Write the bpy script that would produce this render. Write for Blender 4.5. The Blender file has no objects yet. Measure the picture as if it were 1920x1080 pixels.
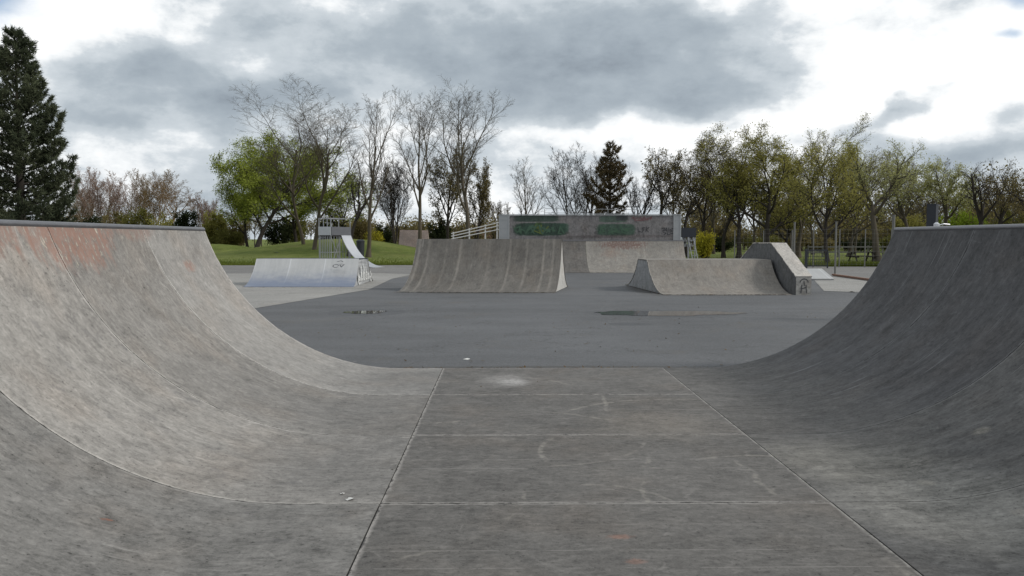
import bpy, math, random
import numpy as np
from mathutils import Vector

SC = bpy.context.scene
COL = SC.collection

# ------------------------------------------------------------------ camera, sky, sun, exposure
F_PX = 1493.3
PITCH = math.atan(92 / F_PX)
YAW = math.atan(18 / F_PX * math.cos(PITCH))
EYE = 1.6
cam = bpy.data.cameras.new('camera')
cam.sensor_width = 36.0
cam.lens = F_PX / 1920 * 36.0
cam.clip_start = 0.05
cam.clip_end = 6000
cam_o = bpy.data.objects.new('camera', cam)
COL.objects.link(cam_o)
cam_o.location = (0, 0, EYE)
cam_o.rotation_euler = (math.pi / 2 - PITCH, 0, -YAW)
SC.camera = cam_o

SC.view_settings.view_transform = 'Standard'
SC.view_settings.look = 'None'
SC.view_settings.exposure = 0.0
SC.view_settings.gamma = 1.0

SUN_DIR = Vector((0.82, -0.14, 0.58)).normalized()      # towards the sun
sun = bpy.data.lights.new('sun', 'SUN')
sun.energy = 2.4
sun.angle = math.radians(10)
sun.color = (1.0, 0.95, 0.88)
sun_o = bpy.data.objects.new('sun', sun)
COL.objects.link(sun_o)
sun_o.location = (20, -5, 30)
sun_o.rotation_euler = (-SUN_DIR).to_track_quat('-Z', 'Y').to_euler()


# ------------------------------------------------------------------ node helper
class NT:
    def __init__(self, tree):
        self.t = tree
        self.n = tree.nodes
        self.l = tree.links
        self.n.clear()

    def _set(self, sock, v):
        if v is None:
            return
        if isinstance(v, bpy.types.NodeSocket):
            self.l.new(v, sock)
        elif sock.type == 'RGBA' and isinstance(v, (tuple, list)) and len(v) == 3:
            sock.default_value = (*v, 1)
        else:
            sock.default_value = v

    def math(self, op, a, b=None, c=None, clamp=False):
        nd = self.n.new('ShaderNodeMath')
        nd.operation = op
        nd.use_clamp = clamp
        self._set(nd.inputs[0], a)
        self._set(nd.inputs[1], b)
        if c is not None:
            self._set(nd.inputs[2], c)
        return nd.outputs[0]

    def add(self, a, b): return self.math('ADD', a, b)
    def sub(self, a, b): return self.math('SUBTRACT', a, b)
    def mul(self, a, b): return self.math('MULTIPLY', a, b)

    def vmath(self, op, a, b=None):
        nd = self.n.new('ShaderNodeVectorMath')
        nd.operation = op
        self._set(nd.inputs[0], a)
        if b is not None:
            self._set(nd.inputs[1], b)
        return nd.outputs['Value'] if op in ('LENGTH', 'DOT_PRODUCT', 'DISTANCE') else nd.outputs[0]

    def noise(self, vec, scale, detail=3, rough=0.55, dist=0.0):
        nd = self.n.new('ShaderNodeTexNoise')
        nd.inputs['Scale'].default_value = scale
        nd.inputs['Detail'].default_value = detail
        nd.inputs['Roughness'].default_value = rough
        nd.inputs['Distortion'].default_value = dist
        self._set(nd.inputs['Vector'], vec)
        return nd.outputs[0]

    def noise_col(self, vec, scale, detail=2):
        nd = self.n.new('ShaderNodeTexNoise')
        nd.inputs['Scale'].default_value = scale
        nd.inputs['Detail'].default_value = detail
        self._set(nd.inputs['Vector'], vec)
        return nd.outputs[1]

    def map(self, vec, scale=(1, 1, 1), rot=(0, 0, 0), loc=(0, 0, 0)):
        nd = self.n.new('ShaderNodeMapping')
        nd.inputs['Scale'].default_value = scale
        nd.inputs['Rotation'].default_value = rot
        nd.inputs['Location'].default_value = loc
        self._set(nd.inputs['Vector'], vec)
        return nd.outputs[0]

    def ramp(self, fac, stops):
        nd = self.n.new('ShaderNodeValToRGB')
        cr = nd.color_ramp
        while len(cr.elements) < len(stops):
            cr.elements.new(0.5)
        for e, (p, c) in zip(cr.elements, stops):
            e.position = p
            if not isinstance(c, (tuple, list)):
                c = (c, c, c)
            e.color = (*c, 1)
        self._set(nd.inputs[0], fac)
        return nd.outputs[0]

    def step(self, x, lo, hi):
        nd = self.n.new('ShaderNodeMapRange')
        nd.interpolation_type = 'SMOOTHSTEP'
        self._set(nd.inputs[0], x)
        nd.inputs[1].default_value = lo
        nd.inputs[2].default_value = hi
        nd.inputs[3].default_value = 0
        nd.inputs[4].default_value = 1
        return nd.outputs[0]

    def mix(self, fac, a, b, mode='MIX'):
        nd = self.n.new('ShaderNodeMix')
        nd.data_type = 'RGBA'
        nd.blend_type = mode
        self._set(nd.inputs[0], fac)
        self._set(nd.inputs[6], a)
        self._set(nd.inputs[7], b)
        return nd.outputs[2]

    def sep(self, v):
        nd = self.n.new('ShaderNodeSeparateXYZ')
        self._set(nd.inputs[0], v)
        return nd.outputs

    def comb(self, x, y, z=0.0):
        nd = self.n.new('ShaderNodeCombineXYZ')
        self._set(nd.inputs[0], x)
        self._set(nd.inputs[1], y)
        self._set(nd.inputs[2], z)
        return nd.outputs[0]

    def uv(self):
        nd = self.n.new('ShaderNodeUVMap')
        nd.uv_map = 'UVMap'
        return nd.outputs[0]

    def obj(self):
        return self.n.new('ShaderNodeTexCoord').outputs['Object']

    def bump(self, h, strength=0.3, dist=0.01):
        nd = self.n.new('ShaderNodeBump')
        nd.inputs['Strength'].default_value = strength
        nd.inputs['Distance'].default_value = dist
        self._set(nd.inputs['Height'], h)
        return nd.outputs[0]

    def out(self, color, rough=0.8, metal=0.0, normal=None, spec=0.4):
        b = self.n.new('ShaderNodeBsdfPrincipled')
        self._set(b.inputs['Base Color'], color)
        self._set(b.inputs['Roughness'], rough)
        self._set(b.inputs['Metallic'], metal)
        b.inputs['Specular IOR Level'].default_value = spec
        if normal is not None:
            self._set(b.inputs['Normal'], normal)
        o = self.n.new('ShaderNodeOutputMaterial')
        self.l.new(b.outputs[0], o.inputs[0])
        return b


def new_mat(name):
    m = bpy.data.materials.new(name)
    m.use_nodes = True
    return m, NT(m.node_tree)


# ------------------------------------------------------------------ world: Nishita sky behind broken cloud
W = bpy.data.worlds.new('World')
SC.world = W
W.use_nodes = True
w = NT(W.node_tree)
sky = w.n.new('ShaderNodeTexSky')
sky.sky_type = 'NISHITA'
sky.sun_disc = False
sky.sun_elevation = math.asin(SUN_DIR.z)
sky.sun_rotation = math.atan2(SUN_DIR.x, SUN_DIR.y)
dirv = w.vmath('NORMALIZE', w.n.new('ShaderNodeTexCoord').outputs['Generated'])
dx, dy, dz = w.sep(dirv)[0:3]
az0 = w.math('ARCTAN2', dx, dy)
el0 = w.math('ARCSINE', dz)
zc = w.math('MAXIMUM', dz, 0.0)
den = w.add(zc, 0.16)
plane = w.comb(w.math('DIVIDE', dx, den), w.math('DIVIDE', dy, den))
sph = w.comb(az0, w.mul(el0, 1.7))
warp = w.vmath('SUBTRACT', w.noise_col(w.map(dirv, loc=(3, 1, 0)), 8.0, 6), (0.5, 0.5, 0.5))
wx, wy, _ = w.sep(warp)[0:3]
AZ = w.add(az0, w.mul(wx, 0.16))
EL = w.add(el0, w.mul(wy, 0.085))
AZB = w.add(az0, w.mul(wx, 0.06))
ELB = w.add(el0, w.mul(wy, 0.05))


def sky_blob(px, py, sx, sy, amp, ang=0.0, az=None, el=None):
    az = AZ if az is None else az
    el = EL if el is None else el
    a0 = math.atan((px - 942) / F_PX)
    e0 = math.atan((448 - py) / math.hypot(F_PX, px - 942))
    ca, sa = math.cos(ang), math.sin(ang)
    da, de = w.sub(az, a0), w.sub(el, e0)
    u = w.add(w.mul(da, ca / (sx / F_PX)), w.mul(de, sa / (sx / F_PX)))
    v = w.sub(w.mul(de, ca / (sy / F_PX)), w.mul(da, sa / (sy / F_PX)))
    r2 = w.add(w.mul(u, u), w.mul(v, v))
    return w.mul(w.math('POWER', 2.718, w.mul(r2, -1.0)), amp)


SKY_BLOBS = [
    (1180, 130, 330, 90, -0.27, 0.06), (1260, 200, 200, 28, -0.16, 0.12), (950, 170, 200, 50, -0.15, 0.0),
    (640, 50, 240, 90, -0.20, 0.0), (1000, 40, 300, 60, -0.10, 0.0), (360, 150, 240, 55, -0.24, -0.35),
    (200, 130, 90, 60, -0.14, -0.3), (580, 190, 160, 26, -0.20, 0.0), (225, 212, 50, 20, -0.22, 0.0),
    (430, 245, 60, 34, -0.18, 0.0), (560, 300, 200, 22, 0.04, 0.0),
    (190, 28, 95, 55, 0.48, 0.2), (40, 110, 90, 60, 0.12, 0.0), (780, 8, 160, 22, 0.16, 0.0), (455, 125, 80, 30, 0.20, 0.0), (410, 15, 60, 25, 0.25, 0.0),
    (1650, 60, 260, 150, 0.17, 0.0), (1500, 205, 240, 45, 0.25, 0.3), (1820, 180, 160, 90, 0.14, 0.0),
    (1060, 245, 300, 24, 0.26, 0.0), (680, 185, 60, 25, 0.20, 0.0), (150, 260, 120, 40, 0.10, 0.0),
    (1690, 180, 90, 20, -0.50, 0.45), (1880, 200, 40, 40, -0.25, 0.0), (1800, 275, 160, 24, -0.34, -0.05), (1660, 245, 110, 14, -0.14, 0.0),
    (1350, 240, 60, 14, -0.20, 0.2), (1335, 8, 50, 25, 0.28, 0.0),
    (500, 330, 500, 50, 0.04, 0.0),
]
B = w.sub(0.69, w.mul(w.math('POWER', 2.718, w.mul(w.math('POWER', w.math('DIVIDE', el0, 0.085), 2.0), -1.0)), 0.05))
for b_ in SKY_BLOBS:
    B = w.add(B, sky_blob(*b_))
puff = w.noise(w.map(plane, scale=(1.0, 1.0, 1.0), loc=(2.3, 0.4, 0)), 1.5, 9, 0.58, 0.4)
wisp = w.noise(w.map(sph, scale=(1.0, 2.0, 1.0), loc=(1.7, 5.2, 0)), 9.0, 8, 0.6, 0.6)
cum = w.noise(w.map(dirv, scale=(1.0, 1.0, 2.1), loc=(0.7, 3.1, 1.4)), 4.6, 10, 0.60, 0.1)
cum2 = w.noise(w.map(dirv, scale=(1.0, 1.0, 1.7), loc=(4.7, 1.1, 2.4)), 15.0, 7, 0.6, 0.1)
B = w.add(B, w.mul(w.sub(puff, 0.5), 0.14))
B = w.add(B, w.mul(w.sub(wisp, 0.5), 0.16))
B = w.add(B, w.mul(w.sub(cum, 0.5), 1.05))
B = w.add(B, w.mul(w.sub(cum2, 0.5), 0.52))
B = w.add(B, w.mul(w.sub(w.step(B, 0.42, 0.56), 0.5), 0.13))
B = w.add(B, w.mul(w.sub(w.step(B, 0.70, 0.84), 0.5), 0.11))
cloud = w.ramp(B, [(0.0, (0.27, 0.315, 0.365)), (0.12, (0.335, 0.39, 0.445)), (0.25, (0.40, 0.46, 0.515)), (0.50, (0.50, 0.56, 0.61)),
                   (0.68, (0.64, 0.695, 0.74)), (0.88, (0.90, 0.93, 0.95)), (1.0, (1.10, 1.11, 1.11))])
cloud10 = w.vmath('MULTIPLY', cloud, (10, 10, 10))
blue = w.add(w.add(sky_blob(-25, -10, 80, 55, 1.3, 0, AZB, ELB), sky_blob(1900, 0, 40, 14, 0.8, 0, AZB, ELB)),
             sky_blob(1870, 60, 26, 9, 0.7, 0, AZB, ELB))
blue = w.math('MINIMUM', blue, 0.95)
skyc = w.vmath('MULTIPLY', sky.outputs[0], (1.15, 1.2, 1.25))
final = w.mix(w.mul(w.step(w.add(blue, w.mul(w.sub(cum2, .5), .9)), 0.15, 1.05), .85), cloud10, skyc)
bg = w.n.new('ShaderNodeBackground')
bg.inputs['Strength'].default_value = 0.1
w.l.new(final, bg.inputs['Color'])
wo = w.n.new('ShaderNodeOutputWorld')
w.l.new(bg.outputs[0], wo.inputs[0])

# ------------------------------------------------------------------ pixel -> world (measuring the photograph)
_F = (math.sin(YAW) * math.cos(PITCH), math.cos(YAW) * math.cos(PITCH), -math.sin(PITCH))
_R = (math.cos(YAW), -math.sin(YAW), 0.0)
_U = (math.sin(YAW) * math.sin(PITCH), math.cos(YAW) * math.sin(PITCH), math.cos(PITCH))


def ray(px, py):
    a = (px - 960) / F_PX
    b = -(py - 540) / F_PX
    return [_F[i] + a * _R[i] + b * _U[i] for i in range(3)]


def gp(px, py, z=0.0):
    d = ray(px, py)
    t = (z - EYE) / d[2]
    return Vector((d[0] * t, d[1] * t, z))


def at(px, py, Y):
    d = ray(px, py)
    t = Y / d[1]
    return Vector((d[0] * t, Y, EYE + d[2] * t))


# ------------------------------------------------------------------ object helpers
def tag(o, label=None, cat=None, group=None, kind=None):
    if label: o['label'] = label
    if cat: o['category'] = cat
    if group: o['group'] = group
    if kind: o['kind'] = kind
    return o


def thing(name, loc, label, cat, group=None):
    o = bpy.data.objects.new(name, None)
    o.empty_display_size = 0.2
    o.location = loc
    COL.objects.link(o)
    return tag(o, label, cat, group)


def root_loc(o):
    p = Vector((0, 0, 0))
    while o is not None:
        p = p + o.location
        o = o.parent
    return p


def link_mesh(name, me, mat, parent=None):
    o = bpy.data.objects.new(name, me)
    if mat: me.materials.append(mat)
    COL.objects.link(o)
    if parent is not None:
        o.parent = parent
    return o


class MB:
    """collects world-space verts/faces (+uv per corner)"""
    def __init__(self):
        self.v = []
        self.f = []
        self.uv = []

    def face(self, pts, uvs=None):
        i = len(self.v)
        self.v += [Vector(p) for p in pts]
        self.f.append(list(range(i, i + len(pts))))
        self.uv += list(uvs) if uvs else [(p[0] + p[2] * 0.3, p[1] + p[2]) for p in pts]

    def quadbox(self, a, b, up, side):
        """beam from a to b, half-size vectors up, side"""
        a, b, up, side = Vector(a), Vector(b), Vector(up), Vector(side)
        c = [a - up - side, a - up + side, a + up + side, a + up - side,
             b - up - side, b - up + side, b + up + side, b + up - side]
        L = (b - a).length
        for q in ((0, 3, 2, 1), (4, 5, 6, 7), (0, 1, 5, 4), (1, 2, 6, 5), (2, 3, 7, 6), (3, 0, 4, 7)):
            self.face([c[k] for k in q])

    def beam(self, a, b, wd, ht=None):
        a, b = Vector(a), Vector(b)
        d = (b - a).normalized()
        ref = Vector((0, 0, 1)) if abs(d.z) < 0.95 else Vector((1, 0, 0))
        s = d.cross(ref).normalized()
        u = s.cross(d).normalized()
        self.quadbox(a, b, u * ((ht or wd) / 2), s * (wd / 2))

    def tube(self, pts, r, n=10, cap=True):
        pts = [Vector(p) for p in pts]
        rings = []
        for i, p in enumerate(pts):
            d = (pts[min(i + 1, len(pts) - 1)] - pts[max(i - 1, 0)]).normalized()
            ref = Vector((0, 0, 1)) if abs(d.z) < 0.9 else Vector((1, 0, 0))
            s = d.cross(ref).normalized()
            u = s.cross(d)
            rr = r[i] if isinstance(r, (list, tuple)) else r
            rings.append([p + s * rr * math.cos(2 * math.pi * k / n) + u * rr * math.sin(2 * math.pi * k / n) for k in range(n)])
        for a, b in zip(rings, rings[1:]):
            for k in range(n):
                self.face([a[k], a[(k + 1) % n], b[(k + 1) % n], b[k]])
        if cap:
            self.face(rings[0][::-1])
            self.face(rings[-1])

    def prism(self, poly, vec):
        """closed polygon extruded along vec"""
        poly = [Vector(p) for p in poly]
        vec = Vector(vec)
        q = [p + vec for p in poly]
        self.face(poly)
        self.face(q[::-1])
        n = len(poly)
        for i in range(n):
            j = (i + 1) % n
            self.face([poly[j], poly[i], q[i], q[j]])

    def box(self, lo, hi):
        x0, y0, z0 = lo
        x1, y1, z1 = hi
        self.prism([(x0, y0, z0), (x0, y1, z0), (x1, y1, z0), (x1, y0, z0)], (0, 0, z1 - z0))

    def slab(self, A, Bp, t, m=1, v0=0.0, v1=None, u0=0.0):
        """thick sheet between polylines A and Bp; uv: u along the line, v across, in metres"""
        A = [Vector(p) for p in A]
        Bp = [Vector(p) for p in Bp]
        n = len(A)
        ln = [u0]
        for i in range(1, n):
            ln.append(ln[-1] + (A[i] - A[i - 1]).length)
        if v1 is None:
            v1 = v0 + (Bp[n // 2] - A[n // 2]).length
        nor = []
        for i in range(n):
            d = (A[min(i + 1, n - 1)] - A[max(i - 1, 0)])
            c = (Bp[i] - A[i])
            k = d.cross(c).normalized()
            nor.append(k)
        if sum(k.z for k in nor) < 0:
            nor = [-k for k in nor]

        def P(i, j): return A[i].lerp(Bp[i], j / m)

        def VV(j): return v0 + (v1 - v0) * j / m
        flip = (A[1] - A[0]).cross(Bp[0] - A[0]).dot(nor[0]) < 0
        for i in range(n - 1):
            for j in range(m):
                q = [(i, j), (i + 1, j), (i + 1, j + 1), (i, j + 1)]
                if flip: q = q[::-1]
                self.face([P(*k) for k in q], [(ln[k[0]], VV(k[1])) for k in q])
                qb = q[::-1]
                self.face([P(*k) - nor[k[0]] * t for k in qb], [(ln[k[0]], VV(k[1])) for k in qb])
        for i in range(n - 1):
            for S, v in ((A, v0), (Bp, v1)):
                self.face([S[i], S[i + 1], S[i + 1] - nor[i + 1] * t, S[i] - nor[i] * t],
                          [(ln[i], v), (ln[i + 1], v), (ln[i + 1], v), (ln[i], v)])
        for i in (0, n - 1):
            self.face([A[i], Bp[i], Bp[i] - nor[i] * t, A[i] - nor[i] * t],
                      [(ln[i], v0), (ln[i], v1), (ln[i], v1), (ln[i], v0)])

    def build(self, name, mat, parent=None, smooth=False, merge=True):
        org = root_loc(parent) if parent is not None else Vector((0, 0, 0))
        me = bpy.data.meshes.new(name)
        me.from_pydata([p - org for p in self.v], [], self.f)
        uvl = me.uv_layers.new(name='UVMap')
        for k, c in enumerate(self.uv):
            uvl.data[k].uv = c
        if merge:
            import bmesh
            bm = bmesh.new()
            bm.from_mesh(me)
            bmesh.ops.remove_doubles(bm, verts=bm.verts, dist=0.0004)
            bmesh.ops.recalc_face_normals(bm, faces=bm.faces)
            bm.to_mesh(me)
            bm.free()
        if smooth:
            for p in me.polygons: p.use_smooth = True
            try:
                me.set_sharp_from_angle(angle=math.radians(30))
            except Exception:
                pass
        me.update()
        return link_mesh(name, me, mat, parent)


def np_mesh(name, verts, faces_n, nper, mat, parent=None, loc=(0, 0, 0)):
    """verts (V,3) array, faces (F,nper) array"""
    me = bpy.data.meshes.new(name)
    V = np.asarray(verts, dtype=np.float32)
    Fc = np.asarray(faces_n, dtype=np.int32)
    me.vertices.add(len(V))
    me.vertices.foreach_set('co', V.ravel())
    me.loops.add(Fc.size)
    me.loops.foreach_set('vertex_index', Fc.ravel())
    me.polygons.add(len(Fc))
    me.polygons.foreach_set('loop_start', np.arange(0, Fc.size, nper, dtype=np.int32))
    try:
        me.polygons.foreach_set('loop_total', np.full(len(Fc), nper, dtype=np.int32))
    except Exception:
        pass
    me.update(calc_edges=True)
    me.validate()
    return link_mesh(name, me, mat, parent)


# ------------------------------------------------------------------ materials
def streak_paint(n, vec, col, paints):
    """worn paint that survives in streaks along u: (u, v, ru, rv, colour, strength)"""
    for k, (u, v, ru, rv, c, s) in enumerate(paints):
        q = n.vmath('MULTIPLY', n.vmath('SUBTRACT', vec, (u, v, 0)), (1 / ru, 1 / rv, 0))
        d = n.vmath('LENGTH', q)
        nz = n.noise(n.map(vec, scale=(1.0, 3.2, 1), loc=(k * 3.3, 5, 0)), 2.6, 6, 0.68)
        ch = n.noise(n.map(vec, scale=(1.0, 2.6, 1), loc=(k * 1.3, 15, 0)), 9, 5, 0.7)
        m = n.sub(1.0, n.step(n.add(d, n.mul(n.sub(nz, .5), 2.2)), .55, 1.15))
        m = n.mul(n.mul(m, n.sub(1.0, n.mul(n.step(ch, .50, .58), .8))), s)
        col = n.mix(m, col, c)
        hot = n.mul(n.mul(n.step(ch, .585, .64), n.sub(1.0, n.step(d, .6, 1.2))), s * .8)
        col = n.mix(hot, col, (0.52, 0.46, 0.36))
    return col


def spots_mix(n, vec, col, spots, tex=None):
    """paint, stains, scuffs and shading put in as colour: (u, v, ru, rv, rot, colour, strength, soft, ragged)"""
    for k, (u, v, ru, rv, rot, c, s, soft, rag) in enumerate(spots):
        q = n.vmath('SUBTRACT', vec, (u, v, 0))
        q = n.vmath('MULTIPLY', q, (1 / ru, 1 / rv, 0))
        if rot == 9:                    # a rolled-on block of paint
            qx, qy, _ = n.sep(q)[0:3]
            d = n.math('POWER', n.add(n.math('POWER', n.math('ABSOLUTE', qx), 5.0), n.math('POWER', n.math('ABSOLUTE', qy), 5.0)), 0.2)
        else:
            d = n.vmath('LENGTH', q)
        nz = n.noise(n.map(vec, loc=(k * 3.1, k * 1.7, 0)), 2.2 / max(min(ru, rv), 0.05), 5, 0.65)
        d = n.add(d, n.mul(n.sub(nz, 0.5), rag))
        m = n.mul(n.sub(1.0, n.step(d, 1 - soft, 1 + soft)), s)
        if tex is not None:
            cc = n.vmath('SCALE', tuple(c))
            n.l.new(tex, cc.node.inputs['Scale'])
            c = cc
        col = n.mix(m, col, c)
    return col


def rings_mix(n, vec, col, rings):
    """scratched arcs: (u, v, radius, width, colour, strength)"""
    for k, (u, v, r, wd, c, s) in enumerate(rings):
        d = n.vmath('LENGTH', n.vmath('SUBTRACT', vec, (u, v, 0)))
        nz = n.noise(n.map(vec, loc=(k * 5.3, 2, 0)), 1.1, 3)
        fz = n.noise(n.map(vec, loc=(k * 2.3, 7, 0)), 14, 4)
        d = n.math('ABSOLUTE', n.sub(n.add(d, n.mul(n.sub(nz, .5), r * .25)), r))
        m = n.mul(n.sub(1.0, n.step(d, wd * .2, wd)), n.step(nz, 0.50, 0.60))
        m = n.mul(n.mul(m, n.step(fz, 0.35, 0.6)), s)
        col = n.mix(m, col, c)
    return col


def concrete(name, base, var=0.35, mott=1.0, streak=0.5, scratch=0.3, rough=0.75, edge_u=None, edge_v=None, edge_amt=0.5,
             tint=(1, 0.955, 0.89), orange=0.0, spots=(), rings=(), paint=(), stroke=0.0, off=0.0, bump=0.35, sscale=1.0, midlines=0.0):
    m, n = new_mat(name)
    uv = n.map(n.uv(), loc=(off, off * 1.7, 0))
    uv0 = n.uv()
    big = n.noise(uv, 0.75, 4, 0.6)
    mid = n.noise(uv, 3.3, 5, 0.62, 0.5)
    st = n.noise(n.map(uv, scale=(0.45, 3.6 * sscale, 1)), 1.6, 5, 0.6, 0.2)
    fine = n.noise(uv, 30, 6, 0.8)
    grit = n.noise(uv, 85, 4, 0.75)
    v = n.mul(n.sub(big, 0.5), 1.1 * var)
    v = n.add(v, n.mul(n.sub(mid, 0.5), 0.95 * var))
    v = n.add(v, n.mul(n.sub(st, 0.5), 1.2 * var * streak))
    v = n.add(v, n.mul(n.sub(fine, 0.5), 1.9 * var))
    v = n.add(v, n.mul(n.sub(grit, 0.5), 1.0 * var))
    h = n.add(n.mul(fine, 0.6), n.mul(grit, 0.25))
    if stroke > 0:
        s1 = n.noise(n.map(uv, scale=(4.5, 9, 1), rot=(0, 0, 0.75)), 2.3, 5, 0.7, 1.0)
        v = n.add(v, n.mul(n.sub(s1, 0.5), stroke * 1.5))
        h = n.add(h, n.mul(s1, 0.5))
    bl = n.noise(n.map(uv, loc=(17, 6, 0)), 6.5 * mott, 6, 0.68, 0.6)
    bl2 = n.noise(n.map(uv, scale=(0.7, 1.5, 1), loc=(5, 26, 0)), 15 * mott, 5, 0.65, 0.8)
    v = n.add(v, n.mul(n.sub(n.step(bl, .30, .70), 0.5), 0.42 * var))
    v = n.add(v, n.mul(n.sub(n.step(bl2, .30, .70), 0.5), 0.50 * var))
    # hairline scuffs: contour lines of a warped noise, only here and there
    cn = n.noise(n.map(uv, scale=(.7, 1.0, 1), loc=(8, 3, 0)), 3.1 * mott, 2, 0.5, 0.7)
    cm = n.noise(n.map(uv, loc=(28, 13, 0)), 5.0, 4, 0.65)
    hair = n.mul(n.sub(1.0, n.step(n.math('ABSOLUTE', n.sub(cn, .5)), .006, .022)), n.step(cm, .47, .62))
    v = n.add(v, n.mul(hair, 0.38 * var))
    pit = n.noise(n.map(uv, loc=(2, 33, 0)), 34, 3, .6)
    v = n.sub(v, n.mul(n.step(pit, .60, .70), 0.7 * var))
    v = n.math('MAXIMUM', n.add(n.mul(v, 1.7), 1.0), 0.25)
    col = n.vmath('SCALE', tuple(b * t for b, t in zip((base,) * 3, tint)))
    n.l.new(v, col.node.inputs['Scale'])
    hue = n.noise(n.map(uv, loc=(9, 4, 0)), 1.3, 3)
    col = n.mix(n.mul(n.step(hue, 0.45, 0.75), 0.35), col, n.mix(1.0, col, (1.12, 0.98, 0.86), 'MULTIPLY'))
    if scratch > 0:
        sc = n.noise(n.map(uv, scale=(0.22, 9, 1), rot=(0, 0, 0.04)), 2.4, 4, 0.6)
        sc2 = n.noise(n.map(uv, loc=(4, 2, 0)), 2.0, 3)
        k = n.mul(n.mul(n.step(sc, 0.60, 0.70), n.step(sc2, 0.42, 0.6)), scratch)
        col = n.mix(k, col, tuple(min(0.5, base * 2.0 + 0.05) * t for t in tint))
        dk = n.noise(n.map(uv, loc=(14, 22, 0)), 4.5, 5, 0.7)
        col = n.mix(n.mul(n.step(dk, 0.56, 0.70), 0.55 * min(1.0, scratch * 2)), col, (base * .45, base * .44, base * .46))
    if orange > 0:
        o1 = n.noise(n.map(uv, scale=(1.0, 1.6, 1), loc=(31, 12, 0)), 3.6, 4, 0.6)
        o2 = n.noise(n.map(uv, loc=(3, 9, 0)), 1.0, 2)
        k = n.mul(n.mul(n.step(o1, 0.69, 0.75), n.step(o2, 0.45, 0.6)), orange)
        col = n.mix(k, col, (base * 1.35, base * .62, base * .42))
    for L, idx in ((edge_u, 0), (edge_v, 1)):
        if not L: continue
        c = n.sep(uv0)[idx]
        d = n.math('PINGPONG', c, L / 2)
        nz = n.noise(n.map(uv, loc=(idx * 7, 3, 0)), 6, 5, 0.7)
        dd = n.add(d, n.mul(n.sub(nz, 0.5), 0.10))
        k = n.mul(n.mul(n.sub(1.0, n.step(dd, 0.002, 0.034)), n.step(nz, 0.36, 0.50)), edge_amt)
        col = n.mix(k, col, tuple(min(0.55, base * 2.1 + 0.06) * t for t in tint))
        dkk = n.mul(n.sub(1.0, n.step(n.add(d, n.mul(n.sub(bl2, .5), .05)), 0.001, 0.011)), n.step(bl, .46, .54))
        col = n.mix(n.mul(dkk, .8 * min(1, edge_amt * 2)), col, (.02, .02, .02))
        if midlines and idx == 1:
            d2 = n.math('ABSOLUTE', n.sub(d, L * 0.435))
            k2 = n.mul(n.mul(n.sub(1.0, n.step(d2, 0.002, 0.010)), n.step(nz, 0.42, 0.55)), midlines)
            col = n.mix(k2, col, tuple(min(0.55, base * 1.7 + 0.03) * t for t in tint))
    col = spots_mix(n, uv0, col, spots, v)
    col = streak_paint(n, uv0, col, paint)
    col = rings_mix(n, uv0, col, rings)
    n.out(col, rough=rough, normal=n.bump(h, bump, 0.004), spec=0.3)
    return m


def simple(name, c, rough=0.7, metal=0.0, var=0.25, scale=6.0, bump=0.15, spec=0.4):
    m, n = new_mat(name)
    p = n.obj()
    a = n.noise(p, scale, 5, 0.65)
    b = n.noise(n.map(p, loc=(5, 2, 1)), scale * 7, 4, 0.6)
    v = n.add(1.0, n.add(n.mul(n.sub(a, .5), var * 2), n.mul(n.sub(b, .5), var)))
    col = n.vmath('SCALE', tuple(c))
    n.l.new(v, col.node.inputs['Scale'])
    rr = n.add(rough, n.mul(n.sub(a, .5), 0.25))
    n.out(col, rough=rr, metal=metal, normal=n.bump(b, bump, 0.003), spec=spec)
    return m


def leaf_mat(name, dark, light, scale=0.45, trans=0.35):
    m, n = new_mat(name)
    p = n.obj()
    a = n.noise(p, scale, 4, 0.6)
    geo = n.n.new('ShaderNodeNewGeometry')
    rnd = geo.outputs['Random Per Island']
    f = n.add(n.mul(n.step(a, 0.35, 0.65), 0.6), n.mul(rnd, 0.45))
    col = n.mix(f, dark, light)
    d = n.n.new('ShaderNodeBsdfDiffuse')
    t = n.n.new('ShaderNodeBsdfTranslucent')
    n.l.new(col, d.inputs[0])
    n.l.new(col, t.inputs[0])
    mx = n.n.new('ShaderNodeMixShader')
    mx.inputs[0].default_value = trans
    n.l.new(d.outputs[0], mx.inputs[1])
    n.l.new(t.outputs[0], mx.inputs[2])
    o = n.n.new('ShaderNodeOutputMaterial')
    n.l.new(mx.outputs[0], o.inputs[0])
    return m


def bark_mat(name, c, c2):
    m, n = new_mat(name)
    p = n.obj()
    a = n.noise(n.map(p, scale=(1, 1, .25)), 3.0, 5, 0.65)
    b = n.noise(n.map(p, loc=(3, 3, 3)), 0.5, 2)
    col = n.mix(a, c, c2)
    col = n.mix(n.mul(n.step(b, 0.5, 0.7), 0.4), col, (c2[0] * .9, c2[1] * 1.0, c2[2] * .7))
    n.out(col, rough=0.9, spec=0.2)
    return m


SEAM = 1.69                       # panel length along the mini ramp
Y_END = 9.81
RED = (0.25, 0.140, 0.105)
PALE = (0.50, 0.47, 0.41)

M = {}
STRK = dict(stroke=0.30, edge_v=SEAM, edge_amt=0.55, orange=0.45)
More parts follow.
